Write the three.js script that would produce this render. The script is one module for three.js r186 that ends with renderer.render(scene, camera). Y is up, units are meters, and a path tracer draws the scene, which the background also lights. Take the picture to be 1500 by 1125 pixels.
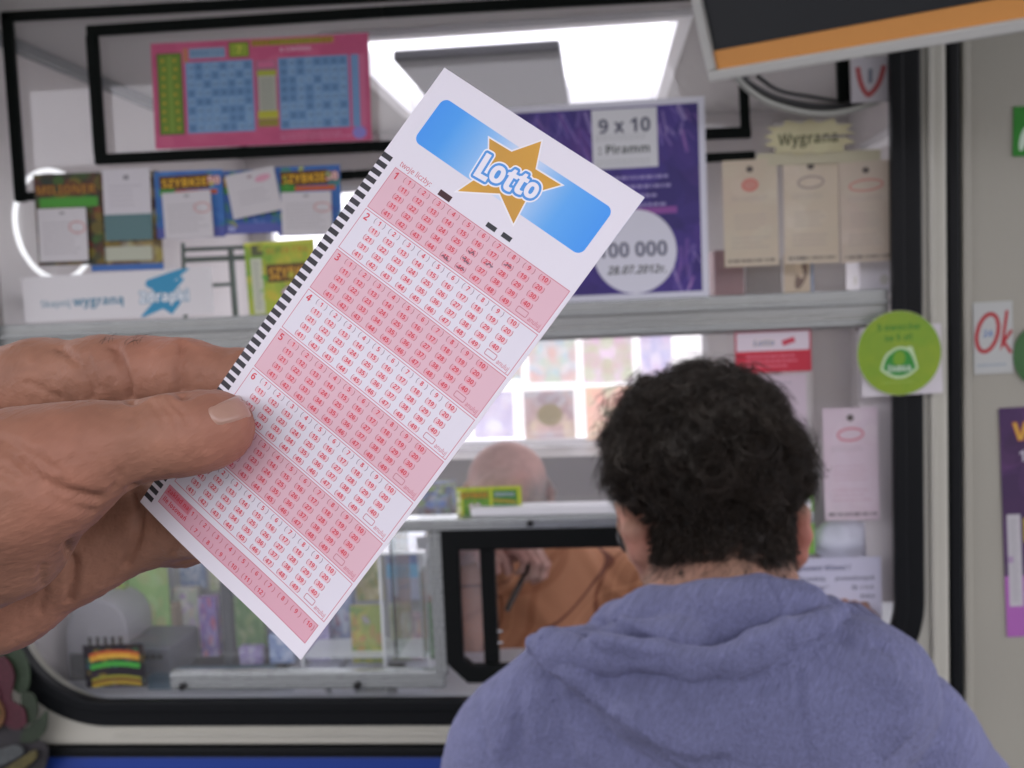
import * as THREE from 'three';
import { mergeGeometries } from 'three/addons/utils/BufferGeometryUtils.js';
import { RoundedBoxGeometry } from 'three/addons/geometries/RoundedBoxGeometry.js';

// ---------------------------------------------------------------- camera, sky, sun, exposure
const V3 = THREE.Vector3, rad = (d) => d * Math.PI / 180;
const scene = new THREE.Scene();
const FX = 1465, EYE = new V3(0, 1.55, 0);
const camera = new THREE.PerspectiveCamera(2 * Math.atan(562.5 / FX) * 180 / Math.PI, 4 / 3, 0.02, 900);
camera.position.copy(EYE);
camera.rotation.order = 'YXZ';
camera.rotation.set(rad(-4.701), rad(5.286), rad(-2.402));
camera.focus = 0.33; camera.userData.fStop = 16;
camera.updateMatrixWorld(true);
const SKY = 1.25;
{
  const w = 64, h = 32, d = new Float32Array(w * h * 4);
  for (let y = 0; y < h; y++) for (let x = 0; x < w; x++) {
    const s = Math.max(0, Math.sin(((y + 0.5) / h - 0.5) * Math.PI)), k = SKY * (0.85 + 0.3 * s), i = (y * w + x) * 4;
    d[i] = k * 0.99; d[i + 1] = k * 0.965; d[i + 2] = k * 1.06; d[i + 3] = 1;
  }
  const t = new THREE.DataTexture(d, w, h, THREE.RGBAFormat, THREE.FloatType);
  t.mapping = THREE.EquirectangularReflectionMapping; t.magFilter = THREE.LinearFilter; t.needsUpdate = true;
  scene.background = t; scene.environment = t;
}
const sun = new THREE.DirectionalLight(new THREE.Color(1, 0.96, 0.9), 1.2);
sun.position.set(-4, 8, -5); sun.target.position.set(0, 1, -1.5); sun.castShadow = true; sun.shadow.radius = 30;
Object.assign(sun.shadow.camera, { left: -6, right: 6, top: 6, bottom: -6, near: 0.5, far: 30 });
sun.shadow.mapSize.set(2048, 2048);
scene.add(sun, sun.target);
const renderer = new THREE.WebGLRenderer();
renderer.toneMapping = THREE.LinearToneMapping;
renderer.toneMappingExposure = 2.95;
renderer.shadowMap.enabled = true;

// ---------------------------------------------------------------- helpers
let seed = 7;
const rnd = () => { seed = (seed + 0x6d2b79f5) | 0; let t = Math.imul(seed ^ (seed >>> 15), 1 | seed); t = (t + Math.imul(t ^ (t >>> 7), 61 | t)) ^ t; return ((t ^ (t >>> 14)) >>> 0) / 4294967296; };
const rr = (a, b) => a + (b - a) * rnd();
const clamp = (x, a = 0, b = 1) => Math.min(b, Math.max(a, x)), mix = (a, b, t) => a + (b - a) * t, sstep = (a, b, x) => { const t = clamp((x - a) / (b - a)); return t * t * (3 - 2 * t); };
const hash = (x, y, z) => { let h = Math.imul(x | 0, 374761393) ^ Math.imul(y | 0, 668265263) ^ Math.imul(z | 0, 1274126177); h = Math.imul(h ^ (h >>> 13), 1103515245); return ((h ^ (h >>> 16)) >>> 0) / 4294967296; };
function noise(x, y, z) {
  const i = Math.floor(x), j = Math.floor(y), k = Math.floor(z), u = x - i, v = y - j, w = z - k, s = (t) => t * t * (3 - 2 * t), a = s(u), b = s(v), c = s(w);
  return mix(mix(mix(hash(i, j, k), hash(i + 1, j, k), a), mix(hash(i, j + 1, k), hash(i + 1, j + 1, k), a), b), mix(mix(hash(i, j, k + 1), hash(i + 1, j, k + 1), a), mix(hash(i, j + 1, k + 1), hash(i + 1, j + 1, k + 1), a), b), c);
}
// a photo pixel at a distance along the view, or where its ray meets a plane of the place
const dirOf = (x, y) => new V3((x - 750) / FX, -(y - 562.5) / FX, -1).applyQuaternion(camera.quaternion);
const at = (x, y, d) => dirOf(x, y).multiplyScalar(d).add(EYE);
const onZ = (x, y, z) => { const d = dirOf(x, y); return d.multiplyScalar((z - EYE.z) / d.z).add(EYE); };
const WZ = -1.5;                                    // plane of the kiosk's window glass
const taken = new Map();
const numbered = (n) => { const k = taken.get(n) ?? 0; taken.set(n, k + 1); return k ? n + '_' + String(k).padStart(3, '0') : n; };
function add(mesh, parent) { mesh.castShadow = mesh.receiveShadow = true; (parent ?? scene).add(mesh); return mesh; }
function part(name, geo, mat, parent) { const m = new THREE.Mesh(geo, mat); m.name = name; return add(m, parent); }
function tag(o, label, category, group, kind) { o.userData.label = label; if (category) o.userData.category = category; if (group) o.userData.group = group; if (kind) o.userData.kind = kind; return o; }
function thing(name, label, category, group) { const g = new THREE.Group(); g.name = numbered(name); scene.add(g); return tag(g, label, category, group); }
function solo(name, geo, mat, label, category, group) { const m = part(numbered(name), geo, mat); return tag(m, label, category, group); }
const std = (r, g, b, rough = 0.6, extra = {}) => new THREE.MeshStandardMaterial({ color: new THREE.Color(r, g, b), roughness: rough, ...extra });
const box = (w, h, d, x = 0, y = 0, z = 0, r = 0) => { const g = r ? new RoundedBoxGeometry(w, h, d, 2, r) : new THREE.BoxGeometry(w, h, d); return g.translate(x, y, z); };
const span = (x0, x1, y0, y1, z0, z1, r = 0) => box(x1 - x0, y1 - y0, z1 - z0, (x0 + x1) / 2, (y0 + y1) / 2, (z0 + z1) / 2, r);
const tube = (pts, r, seg = 24, rs = 8, closed = false) => new THREE.TubeGeometry(new THREE.CatmullRomCurve3(pts, closed), seg, r, rs, closed);
function bar(a, b, w, d) {                          // a straight square bar between two points
  const g = new RoundedBoxGeometry(w, a.distanceTo(b), d, 2, Math.min(w, d) * 0.2), q = new THREE.Quaternion().setFromUnitVectors(new V3(0, 1, 0), b.clone().sub(a).normalize());
  return g.applyQuaternion(q).translate((a.x + b.x) / 2, (a.y + b.y) / 2, (a.z + b.z) / 2);
}
function canvasTex(w, h, draw) {
  const c = document.createElement('canvas'); c.width = w; c.height = h; const g = c.getContext('2d');
  draw(g, w, h);
  const t = new THREE.CanvasTexture(c); t.colorSpace = THREE.SRGBColorSpace; t.anisotropy = 8; return t;
}
function speckle(size, lo, hi, octaves, sx = 1, sy = 1) {   // grey noise as a repeating texture
  const d = new Uint8Array(size * size * 4);
  for (let y = 0; y < size; y++) for (let x = 0; x < size; x++) {
    let s = 0, a = 0;
    for (const [f, w] of octaves) { s += w * noise(x / size * f * sx, y / size * f * sy, f); a += w; }
    const v = Math.round(255 * mix(lo, hi, s / a)), i = (y * size + x) * 4; d[i] = d[i + 1] = d[i + 2] = v; d[i + 3] = 255;
  }
  const t = new THREE.DataTexture(d, size, size); t.wrapS = t.wrapT = THREE.MirroredRepeatWrapping; t.magFilter = THREE.LinearFilter; t.needsUpdate = true; return t;
}
const rep = (t, x, y) => { const c = t.clone(); c.repeat.set(x, y); c.needsUpdate = true; return c; };

// ---------------------------------------------------------------- smooth bodies from distance fields
function capsuleD(p, s) {
  const bx = s.bx, by = s.by, bz = s.bz, x = p.x - s.a.x, y = p.y - s.a.y, z = p.z - s.a.z, t = clamp((x * bx + y * by + z * bz) / s.l2);
  return Math.hypot(x - bx * t, y - by * t, z - bz * t) - (s.ra + (s.rb - s.ra) * t);
}
const seg = (a, b) => ({ a: a.p, ra: a.r, rb: b.r, bx: b.p.x - a.p.x, by: b.p.y - a.p.y, bz: b.p.z - a.p.z, l2: Math.max(1e-9, a.p.distanceToSquared(b.p)) });
const chain = (...j) => j.length === 1 ? [seg(j[0], j[0])] : j.slice(1).map((b, i) => seg(j[i], b));
const J = (x, y, d, rpx) => ({ p: at(x, y, d), r: rpx * d / FX });      // a joint: pixel, distance, radius in pixels there
const W = (x, y, z, r) => ({ p: new V3(x, y, z), r });
const smin = (a, b, k) => { const h = Math.max(k - Math.abs(a - b), 0) / k; return Math.min(a, b) - h * h * k * 0.25; };
function field(groups, k) {                         // groups: [{segs, k}], joined softly by k
  return (p) => {
    let d = 1e3;
    for (const g of groups) { let e = 1e3; for (const s of g.segs) e = smin(e, capsuleD(p, s), g.k); d = smin(d, e, k); }
    return d;
  };
}
function meshField(f, lo, hi, cell) {
  const n = [0, 1, 2].map((i) => Math.ceil((hi.getComponent(i) - lo.getComponent(i)) / cell) + 2), [nx, ny, nz] = n, val = new Float32Array(nx * ny * nz), B = 6, p = new V3(), id = (x, y, z) => (z * ny + y) * nx + x;
  for (let Z = 0; Z < nz; Z += B) for (let Y = 0; Y < ny; Y += B) for (let X = 0; X < nx; X += B) {
    p.set(lo.x + (X + B / 2) * cell, lo.y + (Y + B / 2) * cell, lo.z + (Z + B / 2) * cell);
    const c = f(p), far = Math.abs(c) > B * cell * 1.05 + cell;
    for (let z = Z; z < Math.min(nz, Z + B); z++) for (let y = Y; y < Math.min(ny, Y + B); y++) for (let x = X; x < Math.min(nx, X + B); x++) val[id(x, y, z)] = far ? c : f(p.set(lo.x + x * cell, lo.y + y * cell, lo.z + z * cell));
  }
  const vid = new Int32Array(nx * ny * nz).fill(-1), pos = [], idx = [];
  for (let z = 0; z < nz - 1; z++) for (let y = 0; y < ny - 1; y++) for (let x = 0; x < nx - 1; x++) {
    let m = 0, cx = 0, cy = 0, cz = 0, c = 0;
    for (let i = 0; i < 8; i++) if (val[id(x + (i & 1), y + ((i >> 1) & 1), z + (i >> 2))] < 0) m |= 1 << i;
    if (m === 0 || m === 255) continue;
    for (let i = 0; i < 8; i++) for (const b of [1, 2, 4]) {
      const j = i | b; if (j === i || ((m >> i) & 1) === ((m >> j) & 1)) continue;
      const va = val[id(x + (i & 1), y + ((i >> 1) & 1), z + (i >> 2))], vb = val[id(x + (j & 1), y + ((j >> 1) & 1), z + (j >> 2))], t = va / (va - vb);
      cx += (i & 1) + (b === 1 ? t : 0); cy += ((i >> 1) & 1) + (b === 2 ? t : 0); cz += (i >> 2) + (b === 4 ? t : 0); c++;
    }
    vid[id(x, y, z)] = pos.length / 3;
    pos.push(lo.x + (x + cx / c) * cell, lo.y + (y + cy / c) * cell, lo.z + (z + cz / c) * cell);
  }
  const quad = (a, b, c, d, flip) => { if (a < 0 || b < 0 || c < 0 || d < 0) return; flip ? idx.push(a, c, b, a, d, c) : idx.push(a, b, c, a, c, d); };
  for (let z = 1; z < nz - 1; z++) for (let y = 1; y < ny - 1; y++) for (let x = 1; x < nx - 1; x++) {
    const s = val[id(x, y, z)] < 0;
    if (s !== val[id(x + 1, y, z)] < 0) quad(vid[id(x, y - 1, z - 1)], vid[id(x, y, z - 1)], vid[id(x, y, z)], vid[id(x, y - 1, z)], !s);
    if (s !== val[id(x, y + 1, z)] < 0) quad(vid[id(x - 1, y, z - 1)], vid[id(x - 1, y, z)], vid[id(x, y, z)], vid[id(x, y, z - 1)], !s);
    if (s !== val[id(x, y, z + 1)] < 0) quad(vid[id(x - 1, y - 1, z)], vid[id(x, y - 1, z)], vid[id(x, y, z)], vid[id(x - 1, y, z)], !s);
  }
  const g = new THREE.BufferGeometry();
  g.setAttribute('position', new THREE.Float32BufferAttribute(pos, 3)); g.setIndex(idx); g.computeVertexNormals();
  return g;
}
function boundsOf(groups, pad) {
  const b = new THREE.Box3();
  for (const g of groups) for (const s of g.segs) for (const t of [0, 1]) { const r = mix(s.ra, s.rb, t) + pad, c = new V3(s.a.x + s.bx * t, s.a.y + s.by * t, s.a.z + s.bz * t); b.expandByPoint(c.clone().addScalar(r)); b.expandByPoint(c.addScalar(-r)); }
  return b;
}
function displace(g, fn) {                          // move every vertex along its normal
  const p = g.attributes.position, n = g.attributes.normal, v = new V3(), m = new V3();
  for (let i = 0; i < p.count; i++) { v.fromBufferAttribute(p, i); m.fromBufferAttribute(n, i); const d = fn(v, m); p.setXYZ(i, v.x + m.x * d, v.y + m.y * d, v.z + m.z * d); }
  g.computeVertexNormals(); return g;
}
function paint(g, fn) {                             // a colour per vertex (linear)
  const p = g.attributes.position, n = g.attributes.normal, c = new Float32Array(p.count * 3), v = new V3(), m = new V3();
  for (let i = 0; i < p.count; i++) { const [r, gg, b] = fn(v.fromBufferAttribute(p, i), m.fromBufferAttribute(n, i)); c[i * 3] = r; c[i * 3 + 1] = gg; c[i * 3 + 2] = b; }
  g.setAttribute('color', new THREE.BufferAttribute(c, 3)); return g;
}
function planar(g, s) {                             // uv in units of s metres, by the axis each vertex faces most
  const p = g.attributes.position, u = new Float32Array(p.count * 2);
  for (let i = 0; i < p.count; i++) { u[i * 2] = (p.getX(i) + 0.6 * p.getZ(i)) / s; u[i * 2 + 1] = (p.getY(i) + 0.6 * p.getZ(i)) / s; }
  g.setAttribute('uv', new THREE.BufferAttribute(u, 2)); return g;
}
function march(f, x, y, d0, d1) {                   // the first surface that a pixel's ray meets
  const d = dirOf(x, y), p = new V3();
  for (let t = d0; t < d1;) { p.copy(d).multiplyScalar(t).add(EYE); const e = f(p); if (e < 2e-4) return p.clone(); t += Math.max(e * 0.7, 2e-4); }
  return null;
}
const normalAt = (f, p) => { const e = 1e-3, q = new V3(), g = (x, y, z) => f(q.set(p.x + x, p.y + y, p.z + z)); return new V3(g(e, 0, 0) - g(-e, 0, 0), g(0, e, 0) - g(0, -e, 0), g(0, 0, e) - g(0, 0, -e)).normalize(); };
function lines(f, list, d0, d1) {                   // crease lines laid on a surface: [depth, width, ...pixels]
  return list.map(([depth, width, ...pts]) => {
    const q = [];
    for (let i = 0; i < pts.length - 1; i++) for (let k = 0; k < 10; k++) { const t = k / 10, h = march(f, mix(pts[i][0], pts[i + 1][0], t), mix(pts[i][1], pts[i + 1][1], t), d0, d1); if (h) q.push(h); }
    return { depth, width, q, box: new THREE.Box3().setFromPoints(q).expandByScalar(width * 3) };
  }).filter((l) => l.q.length);
}
function grooves(ls) {
  return (v) => { let d = 0; for (const l of ls) { if (!l.box.containsPoint(v)) continue; let m = 1e3; for (let i = 0; i < l.q.length; i++) m = Math.min(m, l.q[i].distanceToSquared(v)); d -= l.depth * Math.exp(-m / (l.width * l.width)); } return d; };
}
function ledges(f, list, d0, d1) {                  // cloth layers that end in an edge: [height, reach, [side x, side y], ...pixels]; the layer lies on the given side
  const L = list.map(([h, w, s, ...pts]) => ({ h, w, s, l: lines(f, [[1, w * 2.2, ...pts]], d0, d1)[0] })).filter((e) => e.l);
  return (v) => { let d = 0; for (const e of L) { if (!e.l.box.containsPoint(v)) continue; let m = 1e3, k = 0; e.l.q.forEach((p, i) => { const t = p.distanceToSquared(v); if (t < m) { m = t; k = i; } }); const q = e.l.q[k], t = ((v.x - q.x) * e.s[0] + (v.y - q.y) * e.s[1]) / e.w, fade = Math.min(1, Math.min(k, e.l.q.length - 1 - k) / 6 + 0.15), far = Math.exp(-Math.max(0, m / (e.w * e.w) - t * t)); d += e.h * fade * far * (t > 0 ? Math.exp(-t * t * 0.45) : Math.exp(-t * t * 40)); } return d; };
}
// a hand with palm, four fingers and thumb as joint chains: wrist, the way it points, the side its palm faces, and curl
function handChains(wrist, dir, palm, curl, thumbSide, s = 1) {
  const d = dir.clone().normalize(), n = palm.clone().normalize(), side = new V3().crossVectors(d, n).normalize().multiplyScalar(thumbSide), out = [];
  const P = (o, a, b, c) => o.clone().addScaledVector(d, a * s).addScaledVector(side, b * s).addScaledVector(n, c * s);
  out.push({ k: 0.014 * s, segs: [...chain({ p: wrist, r: 0.026 * s }, { p: P(wrist, 0.05, 0.012, 0), r: 0.024 * s }, { p: P(wrist, 0.085, 0.022, 0), r: 0.017 * s }), ...chain({ p: wrist, r: 0.026 * s }, { p: P(wrist, 0.05, -0.014, 0), r: 0.022 * s }, { p: P(wrist, 0.08, -0.024, 0), r: 0.016 * s })] });
  [[0.028, 0.092, 0.98], [0.009, 0.096, 1.08], [-0.010, 0.093, 1], [-0.028, 0.084, 0.8]].forEach(([b, a, l], i) => {
    let p = P(wrist, a, b, 0), ang = 0, r = (i === 3 ? 0.0078 : 0.009) * s; const js = [{ p: P(wrist, a - 0.02, b * 0.9, 0), r: r * 1.15 }, { p, r: r * 1.1 }];
    [0.042, 0.026, 0.022].forEach((len, k) => { ang += curl * [0.7, 1, 0.7][k]; p = p.clone().addScaledVector(d, Math.cos(ang) * len * l * s).addScaledVector(n, Math.sin(ang) * len * l * s); js.push({ p, r: r * [0.98, 0.9, 0.8][k] }); });
    out.push({ k: 0.004 * s, segs: chain(...js) });
  });
  const t0 = P(wrist, 0.025, 0.026, 0.006), t1 = P(wrist, 0.058, 0.046, 0.016 + 0.01 * curl), t2 = P(wrist, 0.082, 0.05 - 0.012 * curl, 0.024 + 0.02 * curl), t3 = P(wrist, 0.104, 0.046 - 0.024 * curl, 0.026 + 0.026 * curl);
  out.push({ k: 0.005 * s, segs: chain({ p: t0, r: 0.016 * s }, { p: t1, r: 0.0125 * s }, { p: t2, r: 0.011 * s }, { p: t3, r: 0.009 * s }) });
  return out;
}

// ---------------------------------------------------------------- ground
const E = EYE.y;
const grit = speckle(256, 0.55, 1, [[9, 1], [40, 1], [120, 1.2]]);
{
  const g = new THREE.PlaneGeometry(600, 600).rotateX(-Math.PI / 2), m = std(0.36, 0.35, 0.34, 0.95, { map: rep(grit, 400, 400), bumpMap: rep(grit, 400, 400), bumpScale: 0.002 });
  tag(part('ground', g, m), 'pale grey concrete pavement round the kiosk', null, null, 'structure');
  tag(part('added_dark_ground', span(-40, 40, 0.0, 0.006, -1.40, 9.5).translate(0, 0.002, 0), std(0.055, 0.055, 0.058, 0.9, { bumpMap: rep(grit, 60, 12), bumpScale: 0.003 })), 'dark asphalt added in front of the kiosk to cut bounce light', null, null, 'structure');  // unseen dark surface, added to weaken light bounced from below
  const b = thing('added_building', 'long brown rendered block added unseen behind the viewer to darken glass reflections', 'added_building');  // added out of view to cut sky light and glass reflections
  part('wall', span(-22, 22, 0, 3.3, 10, 16), std(0.2, 0.17, 0.14, 0.9, { map: rep(grit, 30, 6) }), b); part('roof', span(-22.4, 22.4, 3.3, 3.55, 9.6, 16.4), std(0.07, 0.05, 0.045, 0.8), b);
  for (let i = 0; i < 11; i++) { const x = -20 + i * 4, w = part('window', span(x - 0.65, x + 0.65, 1.0, 2.7, 9.97, 9.999), std(0.5, 0.5, 0.48, 0.5), b); for (const s of [-1, 1]) part('pane', span(x + s * 0.32 - 0.27, x + s * 0.32 + 0.27, 1.06, 2.64, 9.955, 9.969), std(0.03, 0.035, 0.04, 0.1), w); }
}
// ---------------------------------------------------------------- the kiosk
const M = {
  cream: std(0.46, 0.452, 0.385, 0.35, { bumpMap: rep(speckle(128, 0, 1, [[5, 1], [30, 0.5]]), 3, 3), bumpScale: 0.0006 }),
  door: std(0.33, 0.32, 0.265, 0.45, { bumpMap: rep(grit, 4, 4), bumpScale: 0.0004 }),
  rubber: new THREE.MeshPhysicalMaterial({ color: new THREE.Color(0.005, 0.006, 0.007), roughness: 0.45, specularIntensity: 0.35 }), seal: new THREE.MeshPhysicalMaterial({ color: new THREE.Color(0.003, 0.005, 0.004), roughness: 0.7, specularIntensity: 0.2 }),
  alu: std(0.42, 0.445, 0.44, 0.34, { metalness: 0.7, roughnessMap: rep(speckle(128, 0.6, 1, [[60, 1], [9, 1]], 0.1, 1), 4, 1) }),
  blue: std(0.014, 0.045, 0.26, 0.3), dark: std(0.02, 0.022, 0.022, 0.6), inner: std(0.56, 0.53, 0.53, 0.7), white: std(0.74, 0.74, 0.76, 0.45), floor: std(0.16, 0.15, 0.14, 0.8),
  glass: new THREE.MeshPhysicalMaterial({ color: 0xffffff, roughness: 0, transmission: 1, thickness: 0, ior: 1.5 }),
  hazy: new THREE.MeshPhysicalMaterial({ color: 0xffffff, roughness: 0.02, transmission: 0.91, thickness: 0, ior: 1.5 }),  // slight white diffuse share paints pale reflection haze onto the panes
  blackFrame: new THREE.MeshPhysicalMaterial({ color: new THREE.Color(0.004, 0.005, 0.005), roughness: 0.5, specularIntensity: 0.3 }), bolt: std(0.03, 0.03, 0.03, 0.4, { metalness: 0.6 }),
};
const kiosk = thing('kiosk', 'cream panelled sales kiosk with a wide black-sealed window and blue base', 'kiosk');
const XL = -0.966, XR = 0.431, YB = E - 0.622, YT = E + 0.62, RC = 0.165;      // centre line of the window rubber
function roundRect(P, x0, x1, y0, y1, r) {
  P.moveTo(x0 + r, y0); P.lineTo(x1 - r, y0); P.absarc(x1 - r, y0 + r, r, -Math.PI / 2, 0, false); P.lineTo(x1, y1 - r); P.absarc(x1 - r, y1 - r, r, 0, Math.PI / 2, false);
  P.lineTo(x0 + r, y1); P.absarc(x0 + r, y1 - r, r, Math.PI / 2, Math.PI, false); P.lineTo(x0, y0 + r); P.absarc(x0 + r, y0 + r, r, Math.PI, Math.PI * 1.5, false); return P;
}
const extr = (sh, depth, bevel = 0) => new THREE.ExtrudeGeometry(sh, { depth, bevelEnabled: bevel > 0, bevelSize: bevel, bevelThickness: bevel, bevelSegments: 3, curveSegments: 20 });
{ // front wall round the window, with a pressed rim
  const s = new THREE.Shape(); s.moveTo(-1.30, E - 0.681); s.lineTo(0.4925, E - 0.681); s.lineTo(0.4925, E + 0.85); s.lineTo(-1.30, E + 0.85); s.closePath();
  s.holes.push(roundRect(new THREE.Path(), XL - 0.012, XR + 0.012, YB - 0.012, YT + 0.012, RC + 0.012));
  part('front_wall', extr(s, 0.05).translate(0, 0, -1.545), M.cream, kiosk);
  const rim = new THREE.Shape(); rim.moveTo(-1.24, E - 0.674); rim.lineTo(0.486, E - 0.674); rim.lineTo(0.486, E + 0.8); rim.lineTo(-1.24, E + 0.8); rim.closePath();
  rim.holes.push(roundRect(new THREE.Path(), XL - 0.028, XR + 0.028, YB - 0.028, YT + 0.028, RC + 0.028));
  part('window_surround', extr(rim, 0.006, 0.006).translate(0, 0, -1.493), M.cream, kiosk);
  part('surround_ridge', span(0.464, 0.474, E - 0.60, E + 0.8, -1.483, -1.475, 0.0035), M.cream, kiosk);
  part('surround_ridge', span(-0.80, 0.28, E - 0.6655, E - 0.6575, -1.483, -1.4765, 0.003), M.cream, kiosk);
  part('window_rubber', (() => {
    const o = roundRect(new THREE.Shape(), XL - 0.019, XR + 0.019, YB - 0.019, YT + 0.019, RC + 0.019); o.holes.push(roundRect(new THREE.Path(), XL + 0.012, XR - 0.012, YB + 0.012, YT - 0.012, RC - 0.012));
    return extr(o, 0.012, 0.005).translate(0, 0, -1.488);
  })(), M.rubber, kiosk);
  part('rubber_lip', (() => {
    const o = roundRect(new THREE.Shape(), XL + 0.004, XR - 0.004, YB + 0.004, YT - 0.004, RC - 0.004); o.holes.push(roundRect(new THREE.Path(), XL + 0.016, XR - 0.016, YB + 0.016, YT - 0.016, RC - 0.016));
    return extr(o, 0.006, 0.003).translate(0, 0, -1.476);
  })(), M.rubber, kiosk);
  part('door_seal', span(0.4935, 0.5125, 0.35, E + 0.85, -1.53, -1.484, 0.006), M.rubber, kiosk);
  const door = part('door', span(0.514, 1.25, 0.36, E + 0.85, -1.53, -1.49, 0.004), M.door, kiosk);
  part('door_rim', span(0.5145, 0.5255, 0.37, E + 0.84, -1.4905, -1.484, 0.003), M.door, door);
  part('bumper_strip', span(-1.31, 0.493, E - 0.698, E - 0.6815, -1.54, -1.474, 0.004), M.rubber, kiosk);
  part('base_panel', span(-1.30, 0.4925, 0.22, E - 0.6985, -1.545, -1.482, 0.004), M.blue, kiosk);
  part('plinth', span(-1.26, 1.22, 0, 0.2195, -2.75, -1.56), M.dark, kiosk);
  part('door_step', span(0.5, 1.25, 0.22, 0.355, -1.6, -1.44, 0.005), M.dark, kiosk);
}
const CEIL = E + 0.475, REAR = -2.75, LW = -0.975, RW = 0.66;
const onY = (x, y, Y) => { const d = dirOf(x, y); return d.multiplyScalar((Y - EYE.y) / d.y).add(EYE); };
{ // inside shell: floor, walls, ceiling with a skylight
  part('floor', span(-1.27, 1.22, 0.221, 0.27, REAR, -1.55), M.floor, kiosk);
  for (const [nm, x0, y0, y1, z0] of [['left', LW - 0.05, E - 0.52, E - 0.07, 2.02], ['right', RW, E - 0.5, E + 0.36, 1.64]]) {     // side walls with a window each
    const a = 1.56, b = -REAR, s = new THREE.Shape(), q = new THREE.Path(), z1 = 2.66; s.moveTo(a, 0.271); s.lineTo(b, 0.271); s.lineTo(b, CEIL + 0.04); s.lineTo(a, CEIL + 0.04); s.closePath(); q.moveTo(z0, y0); q.lineTo(z1, y0); q.lineTo(z1, y1); q.lineTo(z0, y1); q.closePath(); s.holes.push(q);
    const wall = part(nm + '_wall', extr(s, 0.05).rotateY(Math.PI / 2).translate(x0, 0, 0), M.inner, kiosk);
    part('side_pane', new THREE.PlaneGeometry(z1 - z0, y1 - y0).rotateY(Math.PI / 2).translate(x0 + 0.025, (y0 + y1) / 2, -(z0 + z1) / 2), M.glass, wall);
    for (const [p, r, t, u] of [[z0, z1, y0, y0 + 0.02], [z0, z1, y1 - 0.02, y1], [z0, z0 + 0.02, y0 + 0.021, y1 - 0.021], [z1 - 0.02, z1, y0 + 0.021, y1 - 0.021]]) part('side_frame', span(x0 + 0.008, x0 + 0.042, t, u, -r, -p, 0.002), M.white, wall);
  }
  const sx0 = -0.47, sx1 = 0.17, sz0 = -2.5, sz1 = -1.74, c = new THREE.Shape(); c.moveTo(LW + 0.001, -(-1.551)); c.lineTo(RW - 0.001, 1.551); c.lineTo(RW - 0.001, -REAR); c.lineTo(LW + 0.001, -REAR); c.closePath();
  const hole = new THREE.Path(); hole.moveTo(sx0, -sz1); hole.lineTo(sx1, -sz1); hole.lineTo(sx1, -sz0); hole.lineTo(sx0, -sz0); hole.closePath(); c.holes.push(hole);
  part('ceiling', extr(c, 0.04).rotateX(-Math.PI / 2).translate(0, CEIL, 0), std(0.34, 0.325, 0.32, 0.7), kiosk);
  const r = new THREE.Shape(); r.moveTo(-1.34, 1.556); r.lineTo(1.29, 1.556); r.lineTo(1.29, 2.82); r.lineTo(-1.34, 2.82); r.closePath();
  const h2 = new THREE.Path(); h2.moveTo(sx0 - 0.04, -sz1 - 0.04); h2.lineTo(sx1 + 0.04, -sz1 - 0.04); h2.lineTo(sx1 + 0.04, -sz0 + 0.04); h2.lineTo(sx0 - 0.04, -sz0 + 0.04); h2.closePath(); r.holes.push(h2);
  part('roof', extr(r, 0.03).rotateX(-Math.PI / 2).translate(0, CEIL + 0.042, 0), M.white, kiosk);
  const sk = part('skylight', new THREE.PlaneGeometry(sx1 - sx0 + 0.02, sz1 - sz0 + 0.02).rotateX(-Math.PI / 2).translate((sx0 + sx1) / 2, CEIL + 0.05, (sz0 + sz1) / 2), new THREE.MeshPhysicalMaterial({ color: new THREE.Color(0.97, 0.97, 0.98), roughness: 0.1, transmission: 1, thickness: 0 }), kiosk);
  for (const [a, b, d, e] of [[sx0, sx1, sz1 - 0.03, sz1], [sx0, sx1, sz0, sz0 + 0.03], [sx0, sx0 + 0.025, sz0 + 0.031, sz1 - 0.031], [sx1 - 0.025, sx1, sz0 + 0.031, sz1 - 0.031]]) part('skylight_frame', span(a, b, CEIL - 0.012, CEIL + 0.04, d, e, 0.003), M.white, sk);
  const b0 = onY(575, 78, CEIL - 0.02), b1 = onY(820, 62, CEIL - 0.02), b2 = onY(818, 172, CEIL - 0.02);
  part('vent_cover', span(b0.x, b1.x, CEIL - 0.035, CEIL - 0.014, b2.z, b0.z, 0.006), std(0.04, 0.04, 0.05, 0.6), sk);
  // trims where the ceiling meets the walls
  part('ceiling_trim', span(LW, LW + 0.016, CEIL - 0.022, CEIL - 0.001, REAR + 0.01, -1.57, 0.003), std(0.13, 0.14, 0.15, 0.5), kiosk);
  part('ceiling_trim', span(RW - 0.016, RW, CEIL - 0.022, CEIL - 0.001, REAR + 0.01, -1.57, 0.003), std(0.13, 0.14, 0.15, 0.5), kiosk);
  // rear wall with its wide window
  const w = new THREE.Shape(); w.moveTo(-1.29, 0.221); w.lineTo(1.24, 0.221); w.lineTo(1.24, CEIL + 0.04); w.lineTo(-1.29, CEIL + 0.04); w.closePath();
  const wy0 = E - 0.40, wy1 = E + 0.34, wx0 = -0.93, wx1 = 0.285, o = new THREE.Path(); o.moveTo(wx0, wy0); o.lineTo(wx1, wy0); o.lineTo(wx1, wy1); o.lineTo(wx0, wy1); o.closePath(); w.holes.push(o);
  part('rear_wall', extr(w, 0.05).translate(0, 0, REAR - 0.051), M.inner, kiosk);
  const rw = part('rear_window', new THREE.PlaneGeometry(wx1 - wx0, wy1 - wy0).translate((wx0 + wx1) / 2, (wy0 + wy1) / 2, REAR - 0.03), M.glass, kiosk);
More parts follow.
